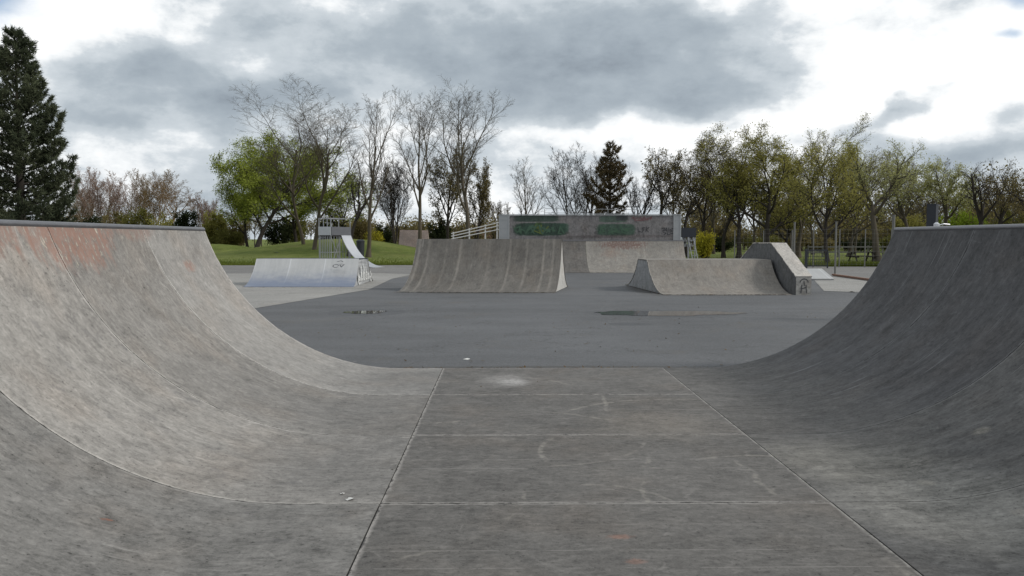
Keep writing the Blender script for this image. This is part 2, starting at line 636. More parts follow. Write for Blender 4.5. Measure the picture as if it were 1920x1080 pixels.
# left transition: panels of different age; u = metres up the curve from the flat, v = Y_END - y
left_paint = [(3.60, 3.10, 0.36, 0.75, RED, 0.75), (3.64, 4.6, 0.30, 0.9, RED, 0.6), (3.66, 1.9, 0.16, 0.5, RED, 0.4),
              (3.2, 0.95, 0.08, 0.16, RED, 0.6), (3.1, 5.1, 0.16, 0.2, RED, 0.7)]
GRIME_SHADE = (0.115, 0.112, 0.108)  # grime plus shading put into the colour, low on the left curve
left_spots = [(0.2, 2.55, 0.95, 0.80, 0, GRIME_SHADE, 0.55, 0.5, 1.0), (0.1, 4.2, 0.95, 0.85, 0, GRIME_SHADE, 0.60, 0.55, 1.1), (0.0, 0.9, 0.9, 0.8, 0, GRIME_SHADE, 0.6, 0.55, 1.0),
              (1.6, 2.6, 0.9, 0.5, 0, GRIME_SHADE, 0.25, 0.6, 1.2)]
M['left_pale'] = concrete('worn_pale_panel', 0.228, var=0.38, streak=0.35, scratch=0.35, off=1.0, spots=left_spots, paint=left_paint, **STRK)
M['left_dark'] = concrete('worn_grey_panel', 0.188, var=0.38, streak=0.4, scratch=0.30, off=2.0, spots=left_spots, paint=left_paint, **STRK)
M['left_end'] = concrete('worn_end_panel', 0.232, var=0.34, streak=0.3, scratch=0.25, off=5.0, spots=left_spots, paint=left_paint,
                         stroke=0.12, edge_v=SEAM, edge_amt=0.7, orange=0.5, tint=(1, .965, .91))
M['left_near'] = concrete('worn_brown_panel', 0.150, var=0.42, streak=0.35, scratch=0.35, off=3.0, tint=(1, .97, .92),
                          stroke=0.30, edge_v=SEAM, edge_amt=0.3, orange=0.8)
flat_spots = [(0.78, 0.85, 0.24, 0.36, 0, (0.30, .29, .28), 0.4, 0.7, 1.7), (0.86, 0.98, 0.14, 0.20, 0, (0.38, .37, .36), 0.4, 0.5, 1.5),
              (1.37, 5.62, 0.055, 0.03, 0, (0.24, .125, .09), 0.5, 0.6, 2.2), (1.40, 5.95, 0.045, 0.03, 0, (0.24, .125, .09), 0.4, 0.6, 2.2), (2.05, 3.0, 0.5, 0.5, 0, (.20, .175, .145), .3, .6, 1.2)]
flat_rings = [(1.2, 4.0, 0.62, 0.03, PALE, 0.26), (1.75, 3.9, 0.75, 0.03, PALE, 0.21), (1.3, 5.2, 0.5, 0.025, PALE, 0.21),
              (2.4, 3.2, 1.3, 0.03, PALE, 0.21), (2.6, 5.0, 1.0, 0.03, PALE, 0.20), (0.2, 2.0, 1.6, 0.03, PALE, 0.19), (0.7, 4.6, 1.8, 0.025, PALE, 0.19),
              (1.0, 3.4, 0.9, 0.025, PALE, 0.19), (1.9, 6.2, 0.8, 0.03, PALE, 0.21), (-0.4, 4.8, 1.3, 0.025, PALE, 0.17)]
M['flat'] = concrete('flat_concrete', 0.107, var=0.40, streak=0.1, scratch=0.25, stroke=0.26, edge_v=SEAM, edge_amt=0.95, edge_u=2.74,
                     tint=(1, .955, .90), orange=0.12, spots=flat_spots, rings=flat_rings, off=7.0, midlines=0.5)
RS = dict(stroke=0.22, edge_v=SEAM, sscale=1.3)
LOW_PALE = (0.112, 0.107, 0.100)  # paler patches near the foot of the right panels
right_low = [(0.05, 0.7, 1.1, 1.0, 0, LOW_PALE, 0.75, 0.6, 0.9), (0.1, 2.3, 1.2, 1.1, 0, LOW_PALE, 0.75, 0.6, 0.9), (0.15, 3.6, 1.2, 0.9, 0, LOW_PALE, 0.6, 0.6, 0.9),
               (0.1, 8.6, 1.1, 1.5, 0, LOW_PALE, 0.6, 0.6, 0.9)]
right_spots = [(0.62, 5.15, 0.55, 0.7, 0, (0.27, .26, .235), 0.55, 0.6, 0.9), (0.75, 4.75, .05, .05, 0, (.30, .28, .24), .5, .5, 1.6), (0.45, 4.2, .5, .5, 0, (.21, .20, .175), .45, .6, 1.2),
               (1.5, 4.15, .06, .05, 0, (.28, .26, .22), .45, .5, 1.6), (0.95, 5.4, .05, .05, 0, (.26, .24, .21), .45, .5, 1.6)]
M['right_a'] = concrete('stained_dark_panel', 0.064, var=0.42, streak=1.2, scratch=0.85, off=11.0, tint=(.98, .98, 1.02), edge_amt=0.45, orange=0.15, spots=right_low, **RS)
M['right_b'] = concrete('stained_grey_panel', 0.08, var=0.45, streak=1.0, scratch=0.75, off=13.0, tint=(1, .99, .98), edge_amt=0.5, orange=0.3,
                        spots=right_low[2:3] + right_spots, **RS)
M['ramp_under'] = simple('dark_substrate', (0.035, 0.034, 0.033), 0.9)
M['coping'] = simple('worn_steel_pipe', (0.17, 0.17, 0.18), 0.42, 0.75, 0.3, 9.0, 0.1)
M['wood_edge'] = simple('dark_timber', (0.05, 0.045, 0.04), 0.85)


def asphalt(name, base, tint, wet=(), shade_dirt=()):
    m, n = new_mat(name)
    p = n.obj()
    big = n.noise(p, 0.12, 5, 0.6)
    mid = n.noise(n.map(p, scale=(.5, 1.2, 1)), 0.9, 5, 0.6)
    fine = n.noise(p, 30, 4, 0.7)
    grit = n.noise(p, 120, 2, 0.7)
    v = n.add(1.0, n.mul(n.sub(big, .5), 0.85))
    v = n.add(v, n.mul(n.sub(mid, .5), 0.60))
    v = n.add(v, n.mul(n.sub(fine, .5), 1.1))
    v = n.add(v, n.mul(n.sub(grit, .5), 1.5))
    col = n.vmath('SCALE', tuple(base * t for t in tint))
    n.l.new(v, col.node.inputs['Scale'])
    st = n.noise(n.map(p, scale=(.08, 1.3, 1), rot=(0, 0, .15)), 2.0, 4)
    col = n.mix(n.mul(n.step(st, .58, .7), .22), col, tuple(base * 1.5 * t for t in tint))
    speck = n.noise(n.map(p, loc=(7, 7, 0)), 9, 2, .5)
    col = n.mix(n.mul(n.step(speck, .74, .78), .5), col, (base * 2.2,) * 3)
    dirt = n.noise(n.map(p, loc=(2, 11, 0)), 0.5, 5, .7)
    col = n.mix(n.mul(n.step(dirt, .55, .75), .35), col, (base * 1.15, base * .98, base * .75))
    ck = n.noise(n.map(p, loc=(1, 4, 0)), .55, 6, .6, .5)
    cm = n.noise(n.map(p, loc=(9, 24, 0)), .35, 3)
    ck = n.mul(n.sub(1.0, n.step(n.math('ABSOLUTE', n.sub(ck, .5)), .001, .006)), n.step(cm, .48, .56))
    col = n.mix(n.mul(ck, .55), col, (base * .35,) * 3)
    rough = 0.85
    for (cx, cy, rx, ry) in wet:
        q = n.vmath('MULTIPLY', n.vmath('SUBTRACT', p, (cx, cy, 0)), (1 / rx, 1 / ry, 0))
        d = n.add(n.vmath('LENGTH', q), n.mul(n.sub(n.noise(p, 1.4, 4, .6), .5), .5))
        k = n.sub(1.0, n.step(d, 0.85, 1.08))
        col = n.mix(n.mul(k, 0.75), col, (base * .42, base * .43, base * .46))
        rough = n.sub(rough, n.mul(k, 0.3))
    for (cx, cy, rx, ry) in shade_dirt:  # contact shadow together with dirt, darkened into the base colour
        q = n.vmath('MULTIPLY', n.vmath('SUBTRACT', p, (cx, cy, 0)), (1 / rx, 1 / ry, 0))
        d = n.add(n.vmath('LENGTH', q), n.mul(n.sub(n.noise(p, 3.5, 5, .7), .5), .9))
        col = n.mix(n.mul(n.sub(1.0, n.step(d, .45, 1.1)), .6), col, (base * .52, base * .49, base * .45))
    n.out(col, rough=rough, normal=n.bump(n.add(fine, grit), 0.5, 0.006), spec=0.3)
    return m


def grass_mat():
    m, n = new_mat('short_grass')
    p = n.obj()
    a = n.noise(p, 0.09, 5, 0.6)
    b = n.noise(p, 1.1, 5, 0.65)
    c = n.noise(p, 14, 4, 0.7)
    f = n.add(n.mul(a, .5), n.add(n.mul(b, .3), n.mul(c, .3)))
    col = n.ramp(f, [(0.38, (0.042, 0.056, 0.012)), (0.5, (0.088, 0.118, 0.021)), (0.62, (0.150, 0.170, 0.044))])
    d = n.noise(n.map(p, loc=(40, 7, 0)), 0.35, 5, .7)
    col = n.mix(n.mul(n.step(d, .56, .74), .5), col, (0.12, 0.10, 0.045))
    n.out(col, rough=0.9, normal=n.bump(n.add(b, c), 0.9, 0.08), spec=0.15)
    return m


M['grass'] = grass_mat()
P1a, P1b = gp(640, 584), gp(740, 584)
P2a, P2b = gp(1108, 585), gp(1392, 587)
wet = [((gp(612, 584).x + gp(760, 584).x) / 2, P1a.y, (gp(760, 584).x - gp(612, 584).x) / 2, 0.85),
       ((P2a.x + P2b.x) / 2, P2a.y - 0.15, (P2b.x - P2a.x) / 2 + .12, 0.95), (gp(1183, 606).x, gp(1183, 606).y, .42, .3)]
M['asphalt'] = asphalt('dark_asphalt', 0.100, (0.97, 1.0, 1.05), wet, [(gp(892, 548).x, gp(892, 548).y, 2.7, .35), (6.5, gp(1300, 552).y, 2.4, .35), (gp(1205, 543).x, gp(1205, 543).y, .5, 2.6), (.6, Y_END + .1, 2.6, .22)])  # ellipses at the ramp feet hold contact shade and dirt as colour
M['asphalt_old'] = asphalt('worn_asphalt', 0.155, (1.0, 0.98, 0.95))
M['paving'] = asphalt('pale_tarmac', 0.235, (1.0, 0.98, 0.93))
M['galv'] = simple('galvanised_sheet', (0.55, 0.56, 0.58), 0.38, 0.85, 0.12, 3.0, 0.05)
M['steel'] = simple('grey_steel', (0.32, 0.33, 0.34), 0.5, 0.6, 0.15, 4.0, 0.05)
M['dark_steel'] = simple('dark_blue_steel', (0.030, 0.034, 0.042), 0.55, 0.3, 0.2, 4.0, 0.05)
M['white_paint'] = simple('white_paint', (0.60, 0.60, 0.58), 0.5, 0, 0.1, 3)
M['post'] = simple('weathered_post', (0.15, 0.15, 0.14), 0.7, 0.2, 0.25, 3)
M['ink'] = simple('black_marker_paint', (0.045, 0.045, 0.05), 0.6)
M['ink_white'] = simple('white_spray_paint', (0.62, 0.63, 0.62), 0.7, 0, .3)
M['kerb'] = simple('terracotta_edging', (0.17, 0.095, 0.065), 0.85, 0, 0.4, 5)


def poly_sheet(name, pts, z, mat, thick=0.0):
    mb = MB()
    pts = [Vector((p[0], p[1], z)) for p in pts]
    mb.face(pts, [(p.x, p.y) for p in pts])
    o = mb.build(name, mat, merge=False)
    me = o.data
    if me.polygons[0].normal.z < 0:
        me.flip_normals()
    return o


# ------------------------------------------------------------------ ground
tag(poly_sheet('grass_field', [(-2500, -600), (2500, -600), (2500, 3500), (-2500, 3500)], -0.060, M['grass']), kind='structure')
tag(poly_sheet('asphalt_yard', [(-45, -20), (45, -20), (45, gp(1600, 500).y), (gp(1500, 499).x, gp(1500, 499).y), (8, 50), (-8, 49.5), (-45, 48.5)], -0.024, M['asphalt_old']), kind='structure')
tag(poly_sheet('dark_asphalt', [(-30, -18), (30, -18), gp(1660, 549)[:2], gp(1545, 545)[:2], gp(1526, 524)[:2], (13.0, 38.5), (-3.2, 38.5), gp(735, 522)[:2], gp(692, 542)[:2], gp(478, 577)[:2], (-30, 17.5)],
               -0.018, M['asphalt']), kind='structure')
tag(poly_sheet('pale_paving', [gp(478, 577)[:2], gp(692, 542)[:2], gp(735, 522)[:2], gp(775, 514)[:2], gp(690, 511)[:2], (-24, 36), (-24, 19.5)], -0.012, M['paving']), kind='structure')
tag(poly_sheet('pale_path', [gp(1526, 524)[:2], gp(1563, 519)[:2], gp(1648, 529)[:2], gp(1660, 549)[:2], gp(1545, 545)[:2]], -0.010, M['paving']), kind='structure')


# puddles: still water lying on the asphalt
def puddle(cx, cy, rx, ry, seed):
    rr = random.Random(seed)
    ph = [rr.uniform(0, 6.28) for _ in range(6)]
    pts = []
    for k in range(56):
        a = 2 * math.pi * k / 56
        s = 1 + .10 * math.sin(2 * a + ph[0]) + .09 * math.sin(3 * a + ph[1]) + .06 * math.sin(5 * a + ph[2]) + .05 * math.sin(9 * a + ph[3]) + .03 * math.sin(14 * a + ph[4])
        pts.append((cx + rx * s * math.cos(a), cy + ry * s * math.sin(a)))
    o = poly_sheet('puddle', pts, -0.013, M['water'])
    return tag(o, kind='structure')


m_, n_ = new_mat('puddle_water')
b_ = n_.out((0.085, 0.086, 0.09), rough=0.03, spec=0.8, normal=n_.bump(n_.noise(n_.obj(), 3, 2), 0.02, 0.01))
b_.inputs['IOR'].default_value = 1.33
M['water'] = m_
puddle((gp(650, 584).x + gp(722, 584).x) / 2, P1a.y, (gp(722, 584).x - gp(650, 584).x) / 2, 0.40, 1)
puddle((gp(1128, 585).x + gp(1370, 587).x) / 2, P2a.y - .15, (gp(1370, 587).x - gp(1118, 585).x) / 2, 0.62, 4)

# mounds beyond the yard
def mound(name, cx, cy, rx, ry, h, seed=0, n=40):
    vs, fs = [], []
    rr = random.Random(seed)
    p1, p2 = rr.uniform(0, 6), rr.uniform(0, 6)
    for j in range(n + 1):
        for i in range(n + 1):
            u, v = i / n * 2 - 1, j / n * 2 - 1
            r = math.hypot(u, v)
            z = h * (0.5 + 0.5 * math.cos(math.pi * min(r, 1))) * (1 + .12 * math.sin(3 * u + p1) + .12 * math.sin(4 * v + p2))
            vs.append((cx + u * rx, cy + v * ry, z - 0.10))
    for j in range(n):
        for i in range(n):
            a = j * (n + 1) + i
            fs.append((a, a + 1, a + n + 2, a + n + 1))
    me = bpy.data.meshes.new(name)
    me.from_pydata(vs, [], fs)
    for p in me.polygons: p.use_smooth = True
    return tag(link_mesh(name, me, M['grass']), kind='structure')


mound('grass_mound', -19, 88, 16, 14, 1.9, 2)
mound('grass_mound', -33, 92, 11, 11, 1.0, 3)
mound('grass_mound', -45, 105, 18, 14, 0.7, 5)
tag(poly_sheet('dirt_path', [at(505, 458, 80)[:2], at(520, 461, 78)[:2], at(548, 452, 93)[:2], at(538, 451, 94)[:2]], 0.3, M['paving']), kind='structure')

# ------------------------------------------------------------------ the mini ramp the camera stands in
XL, XR = -0.74, 2.0               # seams between flat and curve
TL, TR = -1.27, 2.47              # where the curve begins
RAD, TOPZ = 2.5, 1.70
Y0 = Y_END - 8 * SEAM


def trans_profile(side, n=26, x_off=0.0):
    """from the seam outwards and up"""
    sx, st = (XL, TL) if side < 0 else (XR, TR)
    a_max = math.acos(1 - TOPZ / RAD)
    pts = [(sx, 0.0), ((sx + st) / 2, 0.0)]
    for k in range(n + 1):
        a = a_max * k / n
        pts.append((st + side * RAD * math.sin(a), RAD * (1 - math.cos(a))))
    return pts


ramp = thing('mini_ramp', (0.63, 3.0, -0.02), 'large grey concrete mini ramp filling the foreground, with two curved walls facing each other', 'skate ramp')
prL, prR = trans_profile(-1), trans_profile(1)
topL, topR = prL[-1], prR[-1]
# body: solid under the riding surface
mb = MB()
T = 0.035
und = []
for (x, z) in prL[::-1]: und.append((x, z - T - .012))
for (x, z) in prR: und.append((x, z - T - .012))
poly = [(x - .02 if x < 0 else x + .02, z) if abs(z) > .1 else (x, z) for (x, z) in und]
for y0, y1 in ((Y0 - .02, Y_END - .03),):
    outer = [(topL[0] - 1.5, TOPZ - .06), (topL[0] - 1.5, -.1)]
    outer_r = [(topR[0] + 1.5, -.1), (topR[0] + 1.5, TOPZ - .06)]
    # strip underside as separate convex columns
    ring = poly
    for a, b in zip(ring, ring[1:]):
        mb.prism([(a[0], y0, a[1]), (b[0], y0, b[1]), (b[0], y0, -.1), (a[0], y0, -.1)], (0, y1 - y0, 0))
    mb.box((topL[0] - 1.5, y0, -.1), (topL[0] - .02, y1, TOPZ - .045))
    mb.box((topR[0] + .02, y0, -.1), (topR[0] + 1.5, y1, TOPZ - .045))
mb.build('ramp_body', M['ramp_under'], ramp, merge=False)
GAP = 0.009
left_m = ['left_end', 'left_dark', 'left_pale', 'left_near', 'left_near', 'left_pale', 'left_dark', 'left_near']
right_m = ['right_a', 'right_a', 'right_b', 'right_b', 'right_a', 'right_b', 'right_a', 'right_b']
for k in range(8):
    y1 = Y_END - k * SEAM - (GAP / 2 if k else 0)
    y0 = Y_END - (k + 1) * SEAM + GAP / 2
    g2 = GAP * (0.9 if k < 3 else 1.6)
    mb = MB()
    mb.slab([(XL + .003, y1, 0), (XR - .003, y1, 0)], [(XL + .003, y0, 0), (XR - .003, y0, 0)], T, 1, v0=Y_END - y1, v1=Y_END - y0)
    mb.build('flat_panel', M['flat'], ramp)
    for side, pr, mats in ((-1, prL, left_m), (1, prR, right_m)):
        mb = MB()
        o = side * g2 / 2
        A = [(x + (o if i == 0 else 0), y1, z) for i, (x, z) in enumerate(pr)]
        Bq = [(x + (o if i == 0 else 0), y0, z) for i, (x, z) in enumerate(pr)]
        mb.slab(A, Bq, T, 1, v0=Y_END - y1, v1=Y_END - y0)
        pn = mb.build('curved_panel', M[mats[k]], ramp, smooth=True)
        if side < 0 and k == 1: pn['label'] = 'darker grey curved panel between two paler ones'
        if side < 0 and k == 0: pn['label'] = 'pale end panel of the left curved wall'
for side, top in ((-1, topL), (1, topR)):
    mb = MB()
    mb.tube([(top[0] + side * .022, Y0, TOPZ + .012), (top[0] + side * .022, Y_END - .01, TOPZ + .012)], .030, 16)
    mb.build('coping', M['coping'], ramp, smooth=True)
    mb = MB()
    xa, xb = sorted((top[0] + side * .055, top[0] + side * 1.5))
    mb.box((xa, Y0, TOPZ - .045), (xb, Y_END - .02, TOPZ))
    mb.build('deck', M['wood_edge'], ramp)

# ------------------------------------------------------------------ generic curved bank (spine, fun box, kickers)
def curve_pts(P0, P1, n=14, amax=65):
    am = math.radians(amax)
    out = []
    for k in range(n + 1):
        a = am * k / n
        s = math.sin(a) / math.sin(am)
        t = (1 - math.cos(a)) / (1 - math.cos(am))
        out.append(Vector((P0.x + (P1.x - P0.x) * s, P0.y + (P1.y - P0.y) * s, P0.z + (P1.z - P0.z) * t)))
    return out


def bank(root, FL, FR, TL_, TR_, BTL, BTR, BL, BR, mat_face, mat_side, amax=60, m=1, t=0.03, back=True, mat_top=None):
    fl, fr = curve_pts(FL, TL_, amax=amax), curve_pts(FR, TR_, amax=amax)
    mb = MB(); mb.slab(fl, fr, t, m); mb.build('riding_face', mat_face, root, smooth=True)
    mb = MB(); mb.slab([TL_, BTL], [TR_, BTR], t, m, u0=4.0); mb.build('top_platform', mat_top or mat_face, root)
    bl, br = curve_pts(BL, BTL, amax=amax), curve_pts(BR, BTR, amax=amax)
    mb = MB(); mb.slab(bl, br, t, m, u0=7.0); mb.build('riding_face', mat_face, root, smooth=True)
    for a, b, other in ((fl, bl, fr), (fr, br, fl)):
        inward = (other[0] - a[0]).normalized() * .03
        low = Vector((0, 0, .008))
        ring = [p - low + inward * .4 for p in a] + [p - low + inward * .4 for p in b[::-1]]
        mb = MB()
        mb.prism(ring, inward)
        # uv: along y, z
        mb.uv = [(q.z, q.y) for fc in mb.f for q in [mb.v[i] for i in fc]]
        mb.build('side_panel', mat_side, root)
    return fl, fr


CB = dict(stroke=0.12)
M['spine'] = concrete('spine_concrete', 0.118, mott=.7, var=0.27, streak=1.5, scratch=0.6, off=21, tint=(1, .945, .87), edge_v=200, edge_amt=.6, edge_u=200, sscale=.6, spots=[(1.3 + .3 * math.sin(v * 9), v, 1.5, .035, 0, (.30, .28, .25), a * .8, .9, 1.8) for v, a in ((.12, .5), (.42, .4), (1.0, .25), (1.45, .4), (2.4, .2), (3.05, .4), (3.6, .3), (4.15, .5), (4.45, .35))], **CB)
M['spine_side'] = concrete('spine_side_concrete', 0.40, var=0.35, streak=0.4, scratch=.3, off=23, tint=(1, .99, .95))
M['fun'] = concrete('funbox_concrete', 0.185, mott=.8, var=0.30, streak=0.5, scratch=.25, off=25, tint=(1, .93, .84), orange=.6, edge_u=2.3, edge_v=3.83, edge_amt=.5, **CB)
M['fun_side'] = concrete('funbox_side_concrete', 0.23, var=0.4, streak=0.9, scratch=.3, off=27, tint=(.97, 1, 1.03))
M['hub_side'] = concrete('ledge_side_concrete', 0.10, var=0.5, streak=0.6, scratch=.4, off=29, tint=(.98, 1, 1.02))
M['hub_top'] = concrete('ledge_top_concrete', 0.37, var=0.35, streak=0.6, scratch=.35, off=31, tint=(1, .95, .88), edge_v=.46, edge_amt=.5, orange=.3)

# spine ramp
FL, FR = gp(743, 547), gp(1040, 548)
TLs, TRs = at(782, 447, 25.6), at(1054, 447, 25.6)
TLs.z = TRs.z = 1.6
BRs = gp(1066, 536)
BLs = BRs + (TLs - TRs) * 1.0 + Vector((-.35, 0, 0))
sp = thing('spine_ramp', (FL + FR) / 2, 'dark grey concrete spine ramp with streaked face and pale side in the yard centre', 'skate ramp')
off = Vector((0.02, .10, 0))
bank(sp, FL, FR, TLs, TRs, TLs + off, TRs + off, BLs, BRs, M['spine'], M['spine_side'], amax=66, m=8)

# metal-sheeted box ramp, left
def metal_face(coloured):
    m, n = new_mat('worn_metal_sheet')
    uv = n.uv()
    a = n.noise(uv, 1.2, 4)
    st = n.noise(n.map(uv, scale=(.5, 5, 1)), 1.8, 4, .6)
    f = n.noise(uv, 22, 4, .7)
    v = n.add(1.0, n.add(n.mul(n.sub(a, .5), .25), n.add(n.mul(n.sub(st, .5), .35), n.mul(n.sub(f, .5), .2))))
    col = n.vmath('SCALE', (.50, .495, .485))
    n.l.new(v, col.node.inputs['Scale'])
    # vertical joints between sheets
    d = n.math('PINGPONG', n.sep(uv)[1], 0.62)
    col = n.mix(n.mul(n.sub(1.0, n.step(d, .004, .03)), .5), col, (.75, .75, .76))
    pn = n.noise(n.map(uv, scale=(1.2, .7, 1), loc=(3, 3, 0)), 2.6, 6, .65)
    pk = n.sub(1.0, n.step(n.add(n.sep(uv)[0], n.mul(n.sub(pn, .5), .9)), .35, 1.6)) if coloured else 0.0
    if coloured:
        col = n.mix(n.mul(pk, .85), col, (.09, .125, .205))  # blue tint, stronger towards the bottom, with a ragged edge
        met = n.sub(.9, n.mul(pk, .7))
    else:
        met = .9
    n.out(col, rough=n.add(.36, n.mul(a, .18)), metal=met, normal=n.bump(n.add(n.mul(a, 3), st), .25, .02))
    return m


M['sheet'] = metal_face(True)
M['sheet_plain'] = metal_face(False)
FLm, FRm = gp(455, 537.5), gp(662, 537.5)
TLm, TRm = at(481, 485, 28.4), at(673, 485, 28.4)
zt = TLm.z
BTR = at(690, 484.5, 29.3); BTR.z = zt
BTL = BTR + (TLm - TRm)
BRm = gp(700, 522); BRm.y = min(BRm.y, 31.2); BRm.x = at(701, 500, BRm.y).x
BLm = BRm + (FLm - FRm)
mbx = thing('metal_box_ramp', (FLm + FRm) / 2, 'low silver metal-sheeted box ramp with bluish lower face and scrawled side, left of the yard', 'skate ramp')
M['scrawl_side'] = concrete('scrawled_side_panel', 0.30, var=0.5, streak=.8, scratch=.5, off=33, tint=(.96, 1, 1.03))
bank(mbx, FLm, FRm, TLm, TRm, BTL, BTR, BLm, BRm, M['sheet'], M['scrawl_side'], amax=28, m=1, mat_top=M['dark_steel'])


def ribbon_strokes(name, parent, org, ax, ay, strokes, width, mat):
    """painted lettering: polylines in (s,t) metres laid on the plane org + s*ax + t*ay, 3 mm thick"""
    mb = MB()
    nz = ax.cross(ay).normalized()
    n_seg = 0
    for st in strokes:
        P = [org + ax * s + ay * t for s, t in st]
        for a, b in zip(P, P[1:]):
            d = (b - a).normalized()
            sd = nz.cross(d) * width / 2
            a2, b2 = a - d * width * .3, b + d * width * .3
            lift = nz * (.0004 * n_seg)          # later strokes lie over earlier ones
            n_seg += 1
            mb.prism([a2 - sd + lift, a2 + sd + lift, b2 + sd + lift, b2 - sd + lift], nz * .003)
    return mb.build(name, mat, parent, merge=False)


def arc(cx, cy, r, a0, a1, n=8, sy=1.0):
    return [(cx + r * math.cos(math.radians(a0 + (a1 - a0) * k / n)), cy + sy * r * math.sin(math.radians(a0 + (a1 - a0) * k / n))) for k in range(n + 1)]


# scrawls on the side panel of the metal box (plane of the right side)
ax = (BRm - FRm).normalized()
ay = Vector((0, 0, 1))
nrm = ax.cross(ay).normalized()
org = FRm + nrm * 0.004
Ls = (BRm - FRm).length
rr = random.Random(3)
st = []
for k in range(6):
    s0 = Ls * (.22 + .105 * k)
    hmax = zt * (0.72 if 1 <= k <= 4 else .42)
    st.append([(s0, .12), (s0 + .12, hmax), (s0 + .26, hmax * .75), (s0 + .12, hmax * .5), (s0 + .34, .14)])
    st.append(arc(s0 + .2, hmax * .4, .14, 0, 330))
ribbon_strokes('spray_scrawl', mbx, org, ax, ay, st, .05, M['ink_white'])
# small tag on the front sheet
up = (TRm - FRm).normalized()
rt = (FRm - FLm).normalized()
nf = rt.cross(up).normalized()
st = [arc(0, 0, .10, 20, 320), [(.14, .08), (.2, -.08), (.28, .1)], [(.02, .3), (.14, .36), (.22, .28)]]
ribbon_strokes('painted_lettering', mbx, TRm - up * .55 - rt * .75 + nf * 0.02 - Vector((0, .0, .0)), rt, up, st, .03, M['ink'])

# fun box with sloping ledge, right
FLf, FRf = gp(1244, 552), gp(1244, 552)
XH0, XH1 = 8.35, 8.80                 # ledge
FRf = Vector((XH0 + .02, FLf.y - .05, 0))
TLf, TRf = at(1213, 487, 24.7), None
TRf = Vector((XH0 + .02, 24.75, TLf.z))
BTLf = at(1196, 486.5, 26.3); BTLf.z = TLf.z
BTRf = Vector((XH0 + .02, 26.35, TLf.z))
BLf = gp(1172, 533); BRf = Vector((XH0 + .02, BLf.y, 0))
fun = thing('fun_box', (FLf + FRf) / 2, 'brownish concrete fun box bank with a sloping ledge at its right end', 'skate ramp')
bank(fun, FLf, FRf, TLf, TRf, BTLf, BTRf, BLf, BRf, M['fun'], M['fun_side'], amax=52, m=6)
# the ledge
yF = gp(1521, 552).y
XH0 = at(1492, 545, yF).x
XH1 = at(1521, 545, yF).x
zF = at(1521, 518.6, yF).z
yC = 25.0
zC = at(1472, 456, yC).z
yB = 26.8
prof = [(yF, -.02), (yF, zF), (yC, zC), (yB, zC), (29.2, zF), (29.2, -.02)]
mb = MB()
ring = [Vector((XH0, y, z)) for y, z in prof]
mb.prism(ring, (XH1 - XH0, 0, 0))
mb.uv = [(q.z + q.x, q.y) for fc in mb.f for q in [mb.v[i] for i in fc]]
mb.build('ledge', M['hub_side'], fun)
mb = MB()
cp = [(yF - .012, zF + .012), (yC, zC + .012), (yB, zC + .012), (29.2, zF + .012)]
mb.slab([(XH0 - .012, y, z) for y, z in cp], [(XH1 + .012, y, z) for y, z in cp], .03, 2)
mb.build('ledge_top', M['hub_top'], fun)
M['ledge_front'] = concrete('ledge_front_concrete', 0.25, var=.4, streak=.5, off=37, tint=(1, .98, .93))
mb = MB()
mb.box((XH0 + .005, yF - .008, -.02), (XH1 - .005, yF - .001, zF - .02))
ledge_f = mb.build('ledge_front', M['ledge_front'], fun)
ax, ay = Vector((1, 0, 0)), Vector((0, 0, 1))
st = [arc(.235, .33, .12, 10, 170, 8), [(.15, .05), (.17, .27)], [(.31, .04), (.29, .27)], [(.15, .16), (.30, .20)], [(.24, .25), (.23, .38)]]
ribbon_strokes('painted_lettering', ledge_f, Vector((XH0, yF - .0085, 0)), ax, ay, st, .026, M['ink'])

# ------------------------------------------------------------------ back quarter pipe with backboard
yb = gp(1100, 511).y
zt = 1.5
yt = yb + 2.2
xl, xr = at(935, 440, yt + .1).x, at(1277, 440, yt + .1).x
qp = thing('quarter_pipe', ((xl + xr) / 2, yb, 0), 'wide concrete quarter pipe with a tall graffiti-stained backboard and rail at the far end', 'skate ramp')
M['qp_dark'] = concrete('quarter_dark_panel', 0.115, var=.4, streak=.9, scratch=.2, off=41, tint=(1, .95, .90), edge_v=100, edge_amt=0)
xs = at(1103, 470, yb + 1).x
M['qp_pale'] = concrete('quarter_pale_panel', 0.205, var=.35, streak=.5, scratch=.3, off=43, tint=(1, .95, .87), orange=.6, edge_v=2.9, edge_amt=.4, edge_u=100,
                        paint=[(2.64, 1.9, .30, 1.3, (.13, .065, .055), .7), (2.1, 1.2, .3, .5, (.16, .09, .07), .3)])
profq = curve_pts(Vector((0, yb, 0)), Vector((0, yt, zt)), amax=68)
for x0, x1, mm in ((xl - .6, xs - .004, 'qp_dark'), (xs + .004, xr + .1, 'qp_pale')):
    mb = MB()
    mb.slab([(x0, p.y, p.z) for p in profq], [(x1, p.y, p.z) for p in profq], .03, 4)
    mb.build('curved_panel', M[mm], qp, smooth=True)
# side + deck
for x0, x1 in ((xl - .58, xl - .5), (xr + .0, xr + .09)):
    ring = [Vector((x0, p.y + .02, p.z - .035)) for p in profq] + [Vector((x0, yt + 1.6, zt - .05)), Vector((x0, yt + 1.6, -.02))]
    mb = MB(); mb.prism(ring, (x1 - x0, 0, 0)); mb.build('side_panel', M['hub_side'], qp)
mb = MB(); mb.box((xl - .6, yt + .03, zt - .05), (xr + .1, yt + 1.6, zt)); mb.build('deck', M['wood_edge'], qp)
mb = MB(); mb.tube([(xl - .6, yt + .015, zt + .01), (xr + .1, yt + .015, zt + .01)], .03, 10); mb.build('coping', M['coping'], qp, smooth=True)
zw = at(1100, 404, yt + .12).z
GRN = (0.018, 0.045, 0.030)
GRN2 = (0.040, 0.085, 0.058)
H_ = zw - zt


